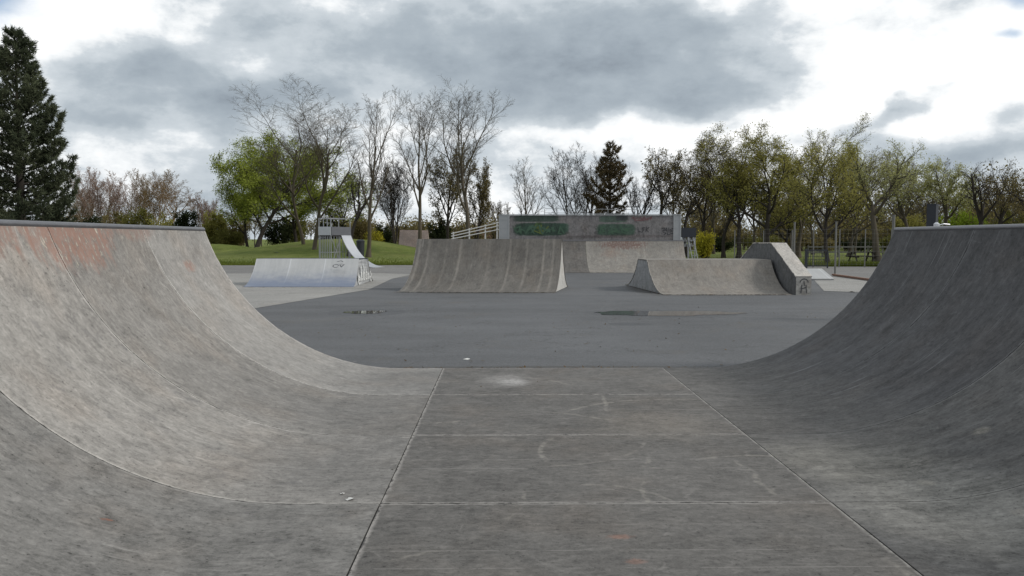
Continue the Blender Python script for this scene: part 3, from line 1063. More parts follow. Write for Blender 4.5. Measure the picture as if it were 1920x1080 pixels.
def wpx(px, py):          # pixel on the backboard -> (u, v) of its uv
    return (at(px, py, yt + .12).z - zt, at(px, py, yt + .12).x - xl)


def wspot(px, py, rx, ry, c, s, soft=.35, rag=.9):
    u, v = wpx(px, py)
    k = (yt) / F_PX
    return (u, v, ry * k, rx * k, 9 if ry > 5 else 0, c, s, soft, rag)


M['board'] = concrete('stained_backboard', 0.17, var=.5, streak=.6, scratch=.35, off=47, tint=(1, .96, .97), spots=[
    wspot(1014, 431, 51, 12, GRN, .9, .12, .35), wspot(1006, 411, 42, 6, GRN, .8, .15, .5), wspot(1058, 428, 8, 8, GRN2, .6, .15, .4), wspot(1000, 432, 20, 7, GRN2, .5, .2, .7),
    wspot(1155, 432, 36, 11, GRN2, .85, .1, .3), wspot(1150, 412, 26, 6, GRN2, .7, .15, .5), wspot(1166, 409, 11, 6, (.035, .035, .04), .8, .3, .5),
    wspot(1010, 425, 6, 7, (.05, .09, .02), .6), wspot(1070, 446, 70, 3, (.05, .045, .045), .4), wspot(1170, 444, 90, 3, (.07, .05, .05), .4)])
mb = MB()
mb.slab([(xl + .55, yt + .12, zt + .03), (xl + .55, yt + .121, zw)], [(xr - .40, yt + .12, zt + .03), (xr - .40, yt + .121, zw)], .06, 4, v0=.55)
board = mb.build('backboard', M['board'], qp)
for a, b in ((xl, xl + .55), (xr - .40, xr)):
    mb = MB()
    mb.box((a + .004, yt + .10, zt + .03), (b - .004, yt + .15, zw))
    for x in (a + .004, b - .004 - .07):
        mb.box((x, yt + .085, zt + .03), (x + .07, yt + .0985, zw))
    for k in range(3):
        z = zt + .2 + k * .42
        mb.box((a + .08, yt + .09, z), (b - .08, yt + .0985, z + .04))
    mb.build('steel_end_panel', M['steel'], qp)
mb = MB()
mb.beam((xl, yt + .10, zw + .03), (xr, yt + .10, zw + .03), .05)
mb.build('top_rail', M['steel'], qp)
# tags on the board
k = yt / F_PX


def wxy(px, py):
    p = at(px, py, yt + .108)
    return (p.x - xl, p.z - zt)


org = Vector((xl, yt + .108, zt))
AX, AY = Vector((1, 0, 0)), Vector((0, 0, 1))


def wst(*pts): return [wxy(*p) for p in pts]


st = [wst((1196, 426), (1197, 434), (1201, 434)), wst((1209, 426), (1204, 428), (1207, 431), (1203, 436)), wst((1212, 425), (1211, 435)), wst((1217, 426), (1212, 431), (1216, 435))]
ribbon_strokes('painted_lettering', board, org, AX, AY, st, .035, M['ink'])
st = [wst((1241, 428), (1247, 427), (1243, 434)), wst((1246, 433), (1250, 427), (1251, 434), (1248, 431)), wst((1254, 427), (1254, 434)), wst((1262, 428), (1256, 431), (1261, 433), (1256, 435)),
      wst((1243, 436), (1249, 437), (1245, 440)), wst((1252, 436), (1251, 440), (1256, 440)), wst((1257, 437), (1262, 438))]
ribbon_strokes('painted_lettering', board, org, AX, AY, st, .035, M['ink'])
M['ink_red'] = simple('faded_red_spray', (.16, .06, .07), .8)
st = [wst((1184, 410), (1188, 407), (1190, 412), (1195, 408)), wst((1197, 412), (1201, 407), (1204, 412), (1208, 407), (1211, 412)), wst((1213, 410), (1222, 407), (1219, 412)), wst((1190, 414), (1215, 412))]
ribbon_strokes('painted_lettering', board, org, AX, AY, st, .03, M['ink_red'])
M['ink_green'] = simple('pale_green_spray', (.052, .100, .066), .8, 0, .4)
M['ink_olive'] = simple('yellow_green_spray', (.085, .115, .036), .8, 0, .4)
sc = random.Random(12)
for col_, n_st, x_lo, x_hi in (('ink_green', 9, 968, 1058), ('ink_olive', 3, 1006, 1024), ('ink_green', 5, 1124, 1184)):
    st = []
    for q in range(n_st):
        cx_ = x_lo + (x_hi - x_lo) * (q + .5) / n_st
        st.append([wxy(cx_ + sc.uniform(-9, 9), 431 + sc.uniform(-9, 8)) for _ in range(5)])
    ribbon_strokes('spray_scrawl', board, org, AX, AY, st, .07, M[col_])
# guard rail on the deck behind the board
mb = MB()
yr = yt + 1.5
for px in (1021, 1082, 1140, 1200):
    p = at(px, 392, yr)
    mb.beam((p.x, yr, zt), (p.x, yr, p.z), .03)
for py in (391, 399):
    a, b = at(1021, py, yr), at(1200, py + 2, yr)
    mb.beam(a, b, .022)
mb.build('guard_rail', M['steel'], qp)
# white hand rail sloping up to the deck on the left
hr = thing('hand_rail', (xl - 1.5, yt + 1.2, 0), 'white sloping hand rail of three bars beside the graffiti backboard', 'railing')
yh = yt + 1.2
for y_a, y_b in ((438, 417), (443, 423), (448, 430)):
    mb = MB(); mb.beam(at(846, y_a, yh), at(936, y_b, yh), .04, .045); mb.build('rail', M['white_paint'], hr)
for px in (850, 880, 910, 932):
    p = at(px, 438 - (px - 846) * 21 / 90 - 2, yh)
    mb = MB(); mb.beam((p.x, yh + .05, 0), (p.x, yh + .05, p.z), .07); mb.build('post', M['white_paint'], hr)

# dark raised platform right of the backboard
yd = yt + 5
pl = thing('raised_platform', (at(1292, 440, yd).x, yd, 0), 'dark blue steel platform on lattice legs right of the backboard', 'platform')
a, b = at(1279, 427, yd), at(1305, 445, yd)
mb = MB(); mb.box((a.x, yd, b.z), (b.x, yd + 1.8, a.z)); mb.build('side_board', M['dark_steel'], pl)
for fx in (0.06, .5, .94):
    x = a.x + (b.x - a.x) * fx
    for dy in (.05, 1.7):
        mb = MB(); mb.beam((x, yd + dy, -.02), (x, yd + dy, b.z), .06); mb.build('leg', M['steel'], pl)
mb = MB()
for k in range(5):
    x0 = a.x + (b.x - a.x) * (.06 + k * .176)
    mb.beam((x0, yd + .05, b.z - .02), (x0 + (b.x - a.x) * .17, yd + .05, b.z - .55), .03)
    mb.beam((x0, yd + .05, b.z - .55), (x0 + (b.x - a.x) * .17, yd + .05, b.z - .02), .03)
mb.build('lattice', M['steel'], pl)
mb = MB()
for dx_ in (0, .3):
    mb.beam((b.x - .15 + dx_, yd - .3, -.02), (b.x - .45 + dx_, yd, b.z), .04)
for k in range(6):
    f = k / 6
    mb.beam((b.x - .15 - .3 * f, yd - .3 + .3 * f, b.z * f + .1), (b.x + .15 - .3 * f, yd - .3 + .3 * f, b.z * f + .1), .025)
mb.build('ladder', M['steel'], pl)

# roll-in tower, left
C_ = Vector((-9.64, 45.0, 0)); fd = Vector((.7, 2.0, 0)); od = Vector((.943, -.33, 0)); bd = Vector((-2.0, .7, 0)) * .36
D_ = C_ + fd
tw = thing('roll_in_tower', C_ + fd * .5, 'tall steel roll-in tower with railings and a narrow curved metal slide, on the grass edge', 'skate ramp')
zp, zpt, zrl = at(640, 441, 45).z, at(640, 425, 45).z, at(640, 409, 45).z
cs = [C_, D_, D_ + bd, C_ + bd]
Z = Vector((0, 0, 1))
for c in cs:
    mb = MB(); mb.beam(c - Z * .05, c + Z * zrl, .045); mb.build('post', M['steel'], tw)
M['panel_light'] = simple('pale_steel_panel', (.42, .44, .45), .5, .3, .15)
M['panel_dark'] = simple('grey_steel_panel', (.13, .135, .15), .55, .4, .3, 2)
nd_ = od * .03
mb = MB(); mb.prism([C_ + Z * zp + nd_, D_ + Z * zp + nd_, D_ + Z * zpt + nd_, C_ + Z * zpt + nd_], od * .03); mb.build('side_board', M['panel_dark'], tw)
nb = Vector((-fd.x, -fd.y, 0)).normalized() * .04
mb = MB(); mb.prism([C_ + Z * zp + nb, C_ + bd + Z * zp + nb, C_ + bd + Z * zpt + nb, C_ + Z * zpt + nb], nb); mb.build('side_board', M['panel_light'], tw)
mb = MB(); mb.prism([c + Z * (zp - .06) for c in cs], Z * .06); mb.build('deck', M['wood_edge'], tw)
mb = MB()
for a, b in zip(cs, cs[1:] + cs[:1]):
    mb.beam(a + Z * zrl, b + Z * zrl, .032)
for f in (.3, .62):
    c = C_ + bd * f
    mb.beam(c + Z * zpt, c + Z * zrl, .04)
mb.build('guard_rail', M['steel'], tw)
mb = MB()
for f in (.15, .3, .45, .6, .75, .9):
    c = C_ + fd * f
    mb.beam(c - Z * .05, c + Z * (zp - .06), .035)
    c = C_ + bd * f
    mb.beam(c - Z * .05, c + Z * (zp - .06), .035)
for c0, c1 in ((C_, C_ + bd), (C_, D_)):
    mb.beam(c0 + Z * .85, c1 + Z * .85, .04)
mb.beam(C_ + Z * .1, C_ + fd * .5 + Z * (zp - .1), .035)
mb.beam(C_ + fd * .5 + Z * .1, C_ + Z * (zp - .1), .035)
mb.build('support_frame', M['steel'], tw)
E0, E1 = C_ + fd * .49, D_
sl = []
for E_ in (E0, E1):
    top = E_ + od * .05 + Z * zp
    bot = E_ + od * 2.25 - Z * .01
    sl.append(curve_pts(bot, top, 16, 62))
mb = MB(); mb.slab(sl[0], sl[1], .035, 1); mb.build('slide', M['galv'], tw, smooth=True)
for f in (3, 7, 11):
    for s_ in sl:
        mb = MB()
        mb.beam(s_[f] * 1.0 - Z * s_[f].z, s_[f] - Z * .04, .035)
        mb.build('slide_support', M['steel'], tw)

# low silver wedge behind the ledge
wF0, wF1 = gp(1500, 525), gp(1564, 525)
zb = at(1540, 503.5, wF0.y + 1.35).z
yk = wF0.y + 1.35
wd = thing('kicker_ramp', (wF0 + wF1) / 2, 'low bluish silver metal kicker ramp just behind the sloping ledge', 'skate ramp')
b0, b1 = Vector((wF0.x, yk, zb)), Vector((at(1541, 503.5, yk).x, yk, zb))
mb = MB(); mb.slab([wF0 + Z * .05, b0], [wF1 + Z * .05, b1], .03, 2); mb.build('riding_face', M['sheet_plain'], wd)
mb = MB()
mb.prism([wF0 + Vector((0, .02, -.03)), b0 + Vector((0, 0, -zb - .03)), b0 - Z * .035, wF0 + Vector((0, .02, .02))], wF1 - wF0)
mb.build('wedge_body', M['steel'], wd)

# kerb edging, right
k0, k1 = gp(1562, 516), gp(1650, 528)
kb = MB()
kd = (k1 - k0)
for i in range(8):
    kb.beam(k0 + kd * (i / 8) + Z * .03, k0 + kd * ((i + .97) / 8) + Z * .02, .12, .07)
tag(kb.build('kerb_edging', M['kerb']), 'low reddish-brown kerb edging at the far right of the yard', 'kerb')

# ------------------------------------------------------------------ fences, gate, bench, post, litter
fn = thing('court_fence', (at(1568, 500, 46).x, 46, 0), 'thin grey wire mesh fence with tall posts at the right edge of the yard', 'fence')
yf_ = gp(1525, 500.5).y
for px, top in ((1378, 432), (1432, 432), (1486, 431), (1526, 430), (1575, 430), (1623, 430), (1672, 430), (1725, 430)):
    p = at(px, top, yf_)
    mb = MB(); mb.beam((p.x, yf_, -.05), (p.x, yf_, p.z), .05); mb.build('post', M['post'], fn)
mb = MB()
xa, xb = at(1378, 430, yf_).x, at(1725, 430, yf_).x
for kz in range(9):
    z = .15 + kz * .25
    mb.beam((xa, yf_, z), (xb, yf_, z), .007)
for kx in range(int((xb - xa) / .25)):
    mb.beam((xa + kx * .25, yf_, .1), (xa + kx * .25, yf_, 2.15), .006)
mb.build('wire_mesh', M['post'], fn)
for (px, bpy_, top, lab) in ((1568, 514.5, 416, 'tall thin grey post standing at the end of the kerb edging'),
                             (1490, None, 417, 'tall grey post rising just right of the sloping ledge top'),
                             (1676, None, 404, 'tall grey post beside the far end of the dark right-hand coping')):
    Yp = gp(px, bpy_).y if bpy_ else (37 if px < 1500 else 24)
    p = at(px, top, Yp)
    o = MB()
    o.tube([(p.x, Yp, -.03), (p.x, Yp, p.z - .01)], .042, 10)
    o.tube([(p.x, Yp, p.z - .012), (p.x, Yp, p.z + .02)], .05, 10)
    o = o.build('fence_post', M['post'])
    tag(o, lab, 'post', 'tall grey fence posts')
yg = gp(1512, 502).y
gt = thing('metal_gate', (at(1532, 500, yg).x, yg, 0), 'low dark metal mesh gate in front of the grass on the right', 'gate')
a, b = at(1512, 469, yg), at(1552, 469, yg)
mb = MB()
mb.beam((a.x, yg, -.03), (a.x, yg, a.z + .05), .12); mb.beam((b.x, yg, -.03), (b.x, yg, a.z), .06)
mb.beam((a.x, yg, a.z), (b.x, yg, a.z), .06); mb.beam((a.x, yg, .1), (b.x, yg, .1), .05)
mb.build('gate_frame', M['dark_steel'], gt)
mb = MB()
for k in range(1, 10):
    x = a.x + (b.x - a.x) * k / 10
    mb.beam((x, yg, .1), (x, yg, a.z), .014)
for k in range(1, 5):
    z = .1 + (a.z - .1) * k / 5
    mb.beam((a.x, yg, z), (b.x, yg, z), .014)
mb.build('gate_bars', M['dark_steel'], gt)
yq = 72
rf = thing('rail_fence', (at(1600, 475, yq).x, yq, 0), 'grey wooden post and rail fence far off across the right lawn', 'fence')
for px in range(1515, 1720, 28):
    x = at(px, 475, yq).x
    mb = MB(); mb.beam((x, yq, -.06), (x, yq, 1.0), .11); mb.build('post', M['post'], rf)
for z in (.4, .88):
    mb = MB(); mb.beam((at(1515, 475, yq).x, yq - .08, z), (at(1711, 475, yq).x, yq - .08, z), .04, .12); mb.build('rail', M['post'], rf)
# picnic table
yt_ = 58.0
x0, x1 = at(1593, 485, yt_).x, at(1638, 485, yt_).x
pt = thing('picnic_table', ((x0 + x1) / 2, yt_, -.06), 'dark wooden picnic table standing on the right lawn', 'picnic table')
M['bench'] = simple('dark_bench_wood', (.028, .024, .020), .9)
for nm, y_, z_, w_ in (('table_top', 0, .70, .75), ('seat', -.72, .40, .26), ('seat', .72, .40, .26)):
    mb = MB(); mb.box((x0, yt_ + y_ - w_ / 2, z_ - .08), (x1, yt_ + y_ + w_ / 2, z_ - .03)); mb.build(nm, M['bench'], pt)
for x in (x0 + .25, x1 - .25):
    mb = MB()
    mb.beam((x, yt_ - .7, -.06), (x, yt_ - .25, .62), .08); mb.beam((x, yt_ + .7, -.06), (x, yt_ + .25, .62), .08)
    mb.beam((x + .05, yt_ - .85, .30), (x + .05, yt_ + .85, .30), .06, .09)
    mb.build('leg_frame', M['bench'], pt)
# dark square post behind the right ramp
yp = 15.5
p0, p1 = at(1738, 383, yp), at(1760, 383, yp)
cx = (p0.x + p1.x) / 2; hw = (p1.x - p0.x) / 2
sp_ = thing('metal_column', (cx, yp, -.02), 'dark grey square metal column standing behind the right-hand coping', 'post')
mb = MB()
mb.prism([(cx - hw, yp, -.02), (cx + hw * .15, yp - hw * .8, -.02), (cx + hw, yp, -.02), (cx, yp + hw, -.02)], (0, 0, p0.z))
mb.build('shaft', M['dark_steel'], sp_)
mb = MB()
mb.prism([(cx - hw * 1.04, yp, p0.z - .02), (cx + hw * .16, yp - hw * .85, p0.z - .02), (cx + hw * 1.04, yp, p0.z - .02), (cx, yp + hw * 1.05, p0.z - .02)], (0, 0, .025))
mb.build('cap', M['dark_steel'], sp_)
# small pale knob on a bent rail next to it
kx = at(1756, 422, 14.2)
kn = thing('safety_rail', (kx.x, 14.2, -.02), 'short pale metal rail with a round knob beside the dark metal column', 'railing')
mb = MB(); mb.tube([(kx.x, 14.2, -.02), (kx.x, 14.2, kx.z - .03)], .025, 10); mb.build('post', M['galv'], kn)
mb = MB()
for i in range(7):
    pass
mb.tube([(kx.x, 14.2, kx.z - .05), (kx.x, 14.2, kx.z - .02), (kx.x, 14.2, kx.z + .02), (kx.x, 14.2, kx.z + .05)], [.02, .05, .05, .015], 12)
mb.build('knob', M['galv'], kn)
mb = MB(); mb.tube([(kx.x, 14.2, kx.z - .02), (kx.x + .12, 14.2, kx.z + .02), (kx.x + .25, 14.22, kx.z + .01)], .012, 8); mb.build('rail', M['galv'], kn)


# park bin on the mound
bn = at(676, 468, 70)
bin_ = thing('litter_bin', (bn.x, 70, .2), 'dark park litter bin beside the slender crooked bare tree', 'bin')
mb = MB(); mb.tube([(bn.x, 70, .1), (bn.x, 70, .35), (bn.x, 70, 1.35)], [.30, .31, .36], 14); mb.build('bin_body', M['dark_steel'], bin_)
mb = MB(); mb.tube([(bn.x, 70, 1.35), (bn.x, 70, 1.42), (bn.x, 70, 1.55)], [.39, .39, .20], 14); mb.build('bin_lid', M['dark_steel'], bin_)


def litter(px, py, size, z, label, seed, mat):
    r_ = random.Random(seed)
    p = gp(px, py, z)
    mb = MB()
    n = 9
    ringp, top = [], []
    for k in range(n):
        a = 2 * math.pi * k / n
        s = size * r_.uniform(.6, 1.15)
        ringp.append(Vector((p.x + s * math.cos(a), p.y + s * .8 * math.sin(a), z + .002 + r_.uniform(0, .01))))
    c = Vector((p.x, p.y, z + size * .35))
    for k in range(n):
        mb.face([ringp[k], ringp[(k + 1) % n], c])
    mb.face(ringp[::-1])
    tag(mb.build('litter_scrap', mat), label, 'litter')


litter(657, 937, .030, 0, 'crumpled white paper scrap on the left of the flat concrete', 1, M['white_paint'])
litter(642, 927, .014, 0, 'tiny white paper crumb behind the crumpled scrap on the flat concrete', 2, M['white_paint'])
litter(876, 674, .055, -.018, 'small white scrap of litter on the dark asphalt past the ramp', 3, M['white_paint'])
litter(1597, 548, .10, -.018, 'small dark dropped scrap on the pale paving at the right', 4, M['bench'])

#TREES#
# ------------------------------------------------------------------ trees
M['bark'] = bark_mat('grey_brown_bark', (.048, .041, .032), (.100, .086, .064))
M['bark_dark'] = bark_mat('dark_bark', (.022, .019, .017), (.050, .043, .036))
M['bark_pink'] = bark_mat('pinkish_twigs', (.17, .120, .105), (.27, .195, .170))
M['bark_warm'] = bark_mat('warm_brown_twigs', (.15, .098, .058), (.23, .160, .095))
M['bark_pale'] = bark_mat('pale_grey_bark', (.060, .050, .038), (.118, .100, .075))
M['lf_lime'] = leaf_mat('fresh_lime_leaves', (.120, .150, .022), (.340, .385, .075))
M['lf_olive'] = leaf_mat('olive_spring_leaves', (.170, .162, .042), (.365, .340, .105), .45, .5)
M['lf_pale'] = leaf_mat('pale_spring_leaves', (.230, .235, .085), (.430, .430, .195), .45, .5)
M['lf_dark'] = leaf_mat('dark_evergreen_leaves', (.014, .020, .010), (.040, .050, .022))
M['lf_brown'] = leaf_mat('brown_green_leaves', (.100, .082, .036), (.215, .180, .078), .45, .45)
M['lf_bronze'] = leaf_mat('bronze_conifer_needles', (.065, .052, .030), (.145, .112, .062))
M['lf_yellow'] = leaf_mat('yellow_green_leaves', (.220, .210, .022), (.420, .370, .045))
M['lf_pink'] = leaf_mat('reddish_buds', (.22, .145, .115), (.36, .255, .205))
M['lf_shrub'] = leaf_mat('mixed_shrub_leaves', (.075, .080, .022), (.190, .180, .055))
M['needle'] = leaf_mat('pine_needles', (.036, .048, .030), (.125, .140, .085), .5, .3)
M['bright'] = leaf_mat('bright_green_leaves', (.100, .150, .014), (.260, .320, .042))


def rot_dir(d, ang, az):
    d = d.normalized()
    ref = Vector((0, 0, 1)) if abs(d.z) < .9 else Vector((1, 0, 0))
    s = d.cross(ref).normalized()
    u = s.cross(d)
    pv = s * math.cos(az) + u * math.sin(az)
    return (d * math.cos(ang) + pv * math.sin(ang)).normalized()


STYLES = {
    # children, angle, length ratio, start, upward pull, wander, segments
    'tall': dict(nc=[8, 9, 8, 7], ang=[25, 31, 37, 40], lr=[.62, .46, .46, .55], st=[.30, .25, .15, .1], up=[.06, .14, .09, .05], wa=[.08, .10, .12, .14, .17], sg=[12, 9, 6, 4, 2], top=.35),
    'fork': dict(nc=[5, 9, 8, 6], ang=[34, 38, 42, 44], lr=[1.35, .46, .46, .55], st=[.72, .22, .15, .1], up=[.04, .09, .04, .02], wa=[.08, .12, .15, .18, .2], sg=[7, 11, 7, 4, 2], top=.9),
    'round': dict(nc=[11, 9, 7, 6], ang=[50, 40, 42, 44], lr=[.62, .48, .48, .55], st=[.25, .2, .15, .1], up=[.03, .08, .04, .02], wa=[.10, .13, .16, .18, .2], sg=[10, 9, 6, 4, 2], top=.4),
    'gnarl': dict(nc=[5, 8, 7, 6], ang=[46, 46, 46, 46], lr=[1.2, .52, .48, .55], st=[.6, .2, .15, .1], up=[.04, .06, .03, .01], wa=[.14, .24, .24, .22, .22], sg=[7, 11, 7, 4, 2], top=.9),
    'up': dict(nc=[8, 8, 7, 6], ang=[24, 27, 32, 36], lr=[.75, .5, .48, .55], st=[.22, .2, .15, .1], up=[.04, .14, .08, .05], wa=[.08, .10, .12, .14, .16], sg=[9, 8, 6, 4, 2], top=.5),
}


def grow(style, seed, r0, stems=1, lean=(0, 0), levels=4, dens=1.0):
    S = STYLES[style]
    rr = random.Random(seed)
    segs = [[] for _ in range(levels + 1)]
    tips = []

    def branch(p, d, L, r, lv):
        n = S['sg'][lv]
        stp = L / n
        pts = [(p, r)]
        dirs = []
        endr = .25 if lv else (.55 if S['top'] > .7 else .25)
        for i in range(n):
            wv = Vector((rr.uniform(-1, 1), rr.uniform(-1, 1), rr.uniform(-1, 1))) * S['wa'][lv]
            d = (d + wv + Vector((0, 0, S['up'][min(lv, 3)]))).normalized()
            p = p + d * stp
            r1 = r * (1 - (1 - endr) * (i + 1) / n)
            segs[lv].append((*pts[-1][0], *p, pts[-1][1], r1))
            pts.append((p, r1))
            dirs.append(d)
        if lv >= levels - 1:
            for q, _ in pts[1:]: tips.append((*q, *d))
        if lv >= levels: return
        nc = max(2, round(S['nc'][lv] * (dens if lv else 1)))
        s0 = S['st'][lv]
        az = rr.uniform(0, 6.28)
        for k in range(nc):
            t = s0 + (1 - s0) * (k + rr.uniform(.2, .9)) / nc
            t = min(t, .999)
            i = int(t * n)
            f = t * n - i
            q = pts[i][0].lerp(pts[i + 1][0], f)
            rq = pts[i][1] + (pts[i + 1][1] - pts[i][1]) * f
            az += 2.4 + rr.uniform(-.5, .5)
            a = math.radians(S['ang'][lv] * rr.uniform(.7, 1.25))
            dd = rot_dir(dirs[i], a, az)
            ln = L * S['lr'][lv] * rr.uniform(.7, 1.15) * (1 - S['top'] * .55 * (t - s0) / (1 - s0) if lv == 0 and S['top'] < .7 else 1 - .35 * t)
            branch(q, dd, ln, min(rq * .78, r * (.60, .46, .42, .5)[lv]) * rr.uniform(.8, 1), lv + 1)

    Lt = 10.0 * (.42 if S['top'] > .7 else .9)
    for k in range(stems):
        d = Vector((lean[0], lean[1], 1))
        if stems > 1:
            a = 6.28 * k / stems + rr.uniform(-.4, .4)
            d = Vector((math.cos(a) * .32, math.sin(a) * .32, 1))
        branch(Vector((rr.uniform(-.15, .15) * (stems > 1), rr.uniform(-.15, .15) * (stems > 1), 0)), d.normalized(), Lt * (1 if stems == 1 else rr.uniform(.75, 1)), r0 * (1 if stems == 1 else .7), 0)
    return [np.array(s) if s else np.zeros((0, 8)) for s in segs], np.array(tips)


def tubes(sg, sides):
    p0, p1, r0, r1 = sg[:, 0:3], sg[:, 3:6], sg[:, 6], sg[:, 7]
    d = p1 - p0
    L = np.linalg.norm(d, axis=1, keepdims=True) + 1e-9
    d = d / L
    p0 = p0 - d * (r0[:, None] * .35)
    ref = np.where(np.abs(d[:, 2:3]) < .9, np.array([[0, 0, 1.]]), np.array([[1., 0, 0]]))
    s = np.cross(d, ref); s /= np.linalg.norm(s, axis=1, keepdims=True)
    u = np.cross(s, d)
    a = np.arange(sides) * 2 * np.pi / sides
    ca, sa = np.cos(a), np.sin(a)
    ring = s[:, None, :] * ca[None, :, None] + u[:, None, :] * sa[None, :, None]
    v0 = p0[:, None, :] + ring * r0[:, None, None]
    v1 = p1[:, None, :] + ring * r1[:, None, None]
    V = np.concatenate([v0, v1], 1).reshape(-1, 3)
    base = (np.arange(len(sg)) * 2 * sides)[:, None]
    k = np.arange(sides)
    k2 = (k + 1) % sides
    Fq = np.stack([base + k, base + k2, base + sides + k2, base + sides + k], 2).reshape(-1, 4)
    return V, Fq


def join(parts):
    vs, fs, o = [], [], 0
    for v, f in parts:
        if len(v) == 0: continue
        vs.append(v); fs.append(f + o); o += len(v)
    return np.concatenate(vs), np.concatenate(fs)


def leaf_quads(c, size, rng, aspect=.55, dirs=None, droop=0):
    n = len(c)
    a = rng.normal(size=(n, 3))
    if dirs is not None: a = a * .6 + dirs
    a[:, 2] -= droop
    a /= np.linalg.norm(a, axis=1, keepdims=True)
    b = np.cross(a, rng.normal(size=(n, 3)))
    b /= np.linalg.norm(b, axis=1, keepdims=True) + 1e-9
    s = size * rng.uniform(.6, 1.3, size=(n, 1))
    A, Bv = a * s, b * s * aspect * .5
    V = np.stack([c, c + A * .5 + Bv, c + A, c + A * .5 - Bv], 1).reshape(-1, 3)
    Fq = np.arange(n * 4).reshape(-1, 4)
    return V, Fq


def tree(name, px, base_py, top_py, wpx, Y, style, seed, label, cat, group, bark='bark', leaf=None, nleaf=0, lsize=.22,
         r0=.20, stems=1, lean=(0, 0), cx=None, spread=.35, twig=.0055, dens=1.0, lo=0.0, lmin=0.0, z0=None, levels=4, droop=0.0, aspect=.5, bias=0.0, even=.9):
    """px/base/top/width as measured in the photograph at distance Y"""
    base = at(px, 450, Y)
    base.z = -.06 if z0 is None else z0
    top = at(px, top_py, Y).z
    Hh = top - base.z
    Wd = wpx / F_PX * Y
    segs, tips = grow(style, seed, .78 * r0 / max(Hh, 1) * 10, stems, lean, levels, dens)
    allp = np.concatenate([s[:, 3:6] for s in segs if len(s)])
    zmax = np.percentile(allp[:, 2], 99.7)
    hi = allp[allp[:, 2] > zmax * .25]
    xr_ = np.percentile(np.abs(hi[:, 0] - np.median(hi[:, 0])), 97.5)
    yr_ = np.percentile(np.abs(hi[:, 1] - np.median(hi[:, 1])), 97.5)
    kz = Hh / zmax
    kx, ky = Wd / 2 / max(xr_, .1), Wd / 2 / max(yr_, .1)
    offx = 0.0 if cx is None else (at(cx, 450, Y).x - base.x)
    mx, my = np.median(hi[:, 0]), np.median(hi[:, 1])

    def tf(p):
        q = p.copy()
        f = np.clip(p[:, 2:3] / zmax, 0, 1.1)
        q[:, 0:1] = (p[:, 0:1] - mx * f * (0 if cx is None else 1)) * kx + offx * f ** .8
        q[:, 1:2] = (p[:, 1:2]) * ky
        q[:, 2:3] = p[:, 2:3] * kz
        return q
    for s in segs:
        if len(s):
            s[:, 0:3] = tf(s[:, 0:3]); s[:, 3:6] = tf(s[:, 3:6])
            s[:, 6:8] = np.maximum(s[:, 6:8] * (Hh / 10), twig)
    root = thing(name, base, label, cat, group)
    V, Fq = join([tubes(segs[0], 8), tubes(segs[1], 5)] + ([tubes(segs[2], 4)] if levels > 2 else []))
    # root flare
    low = V[:, 2] < .5
    V[low, :2] *= (1 + .5 * (1 - V[low, 2:3] / .5)) if stems == 1 else 1
    V[:, 2] = np.where(V[:, 2] < .02, -.1, V[:, 2])
    o = np_mesh('trunk', V, Fq, 4, M[bark], root)
    for p in o.data.polygons: p.use_smooth = True
    rng = np.random.default_rng(seed)
    tw = [tubes(s, 3) for s in segs[3:] if len(s)]
    if tw:
        V, Fq = join(tw)
        np_mesh('twigs', V, Fq, 4, M[bark], root)
    if leaf and nleaf:
        tp = tf(tips[:, 0:3])
        if lmin > 0:
            tp = tp[tp[:, 2] > Hh * lmin]
        if bias:
            keep = rng.uniform(size=len(tp)) < np.clip(.5 + bias * (tp[:, 2] / Hh - .55), .05, 1)
            tp = tp[keep]
        # leaf clumps: some tips carry many leaves, others few
        wts = rng.gamma(even, 1.0, size=len(tp))
        wts /= wts.sum()
        idx = rng.choice(len(tp), size=nleaf, p=wts)
        c = tp[idx] + rng.uniform(-1, 1, size=(nleaf, 3)) * rng.uniform(.3, 1, size=(nleaf, 1)) * spread * .9
        V, Fq = leaf_quads(c, lsize, rng, aspect, droop=droop)
        np_mesh('crown', V, Fq, 4, M[leaf], root)
    return root


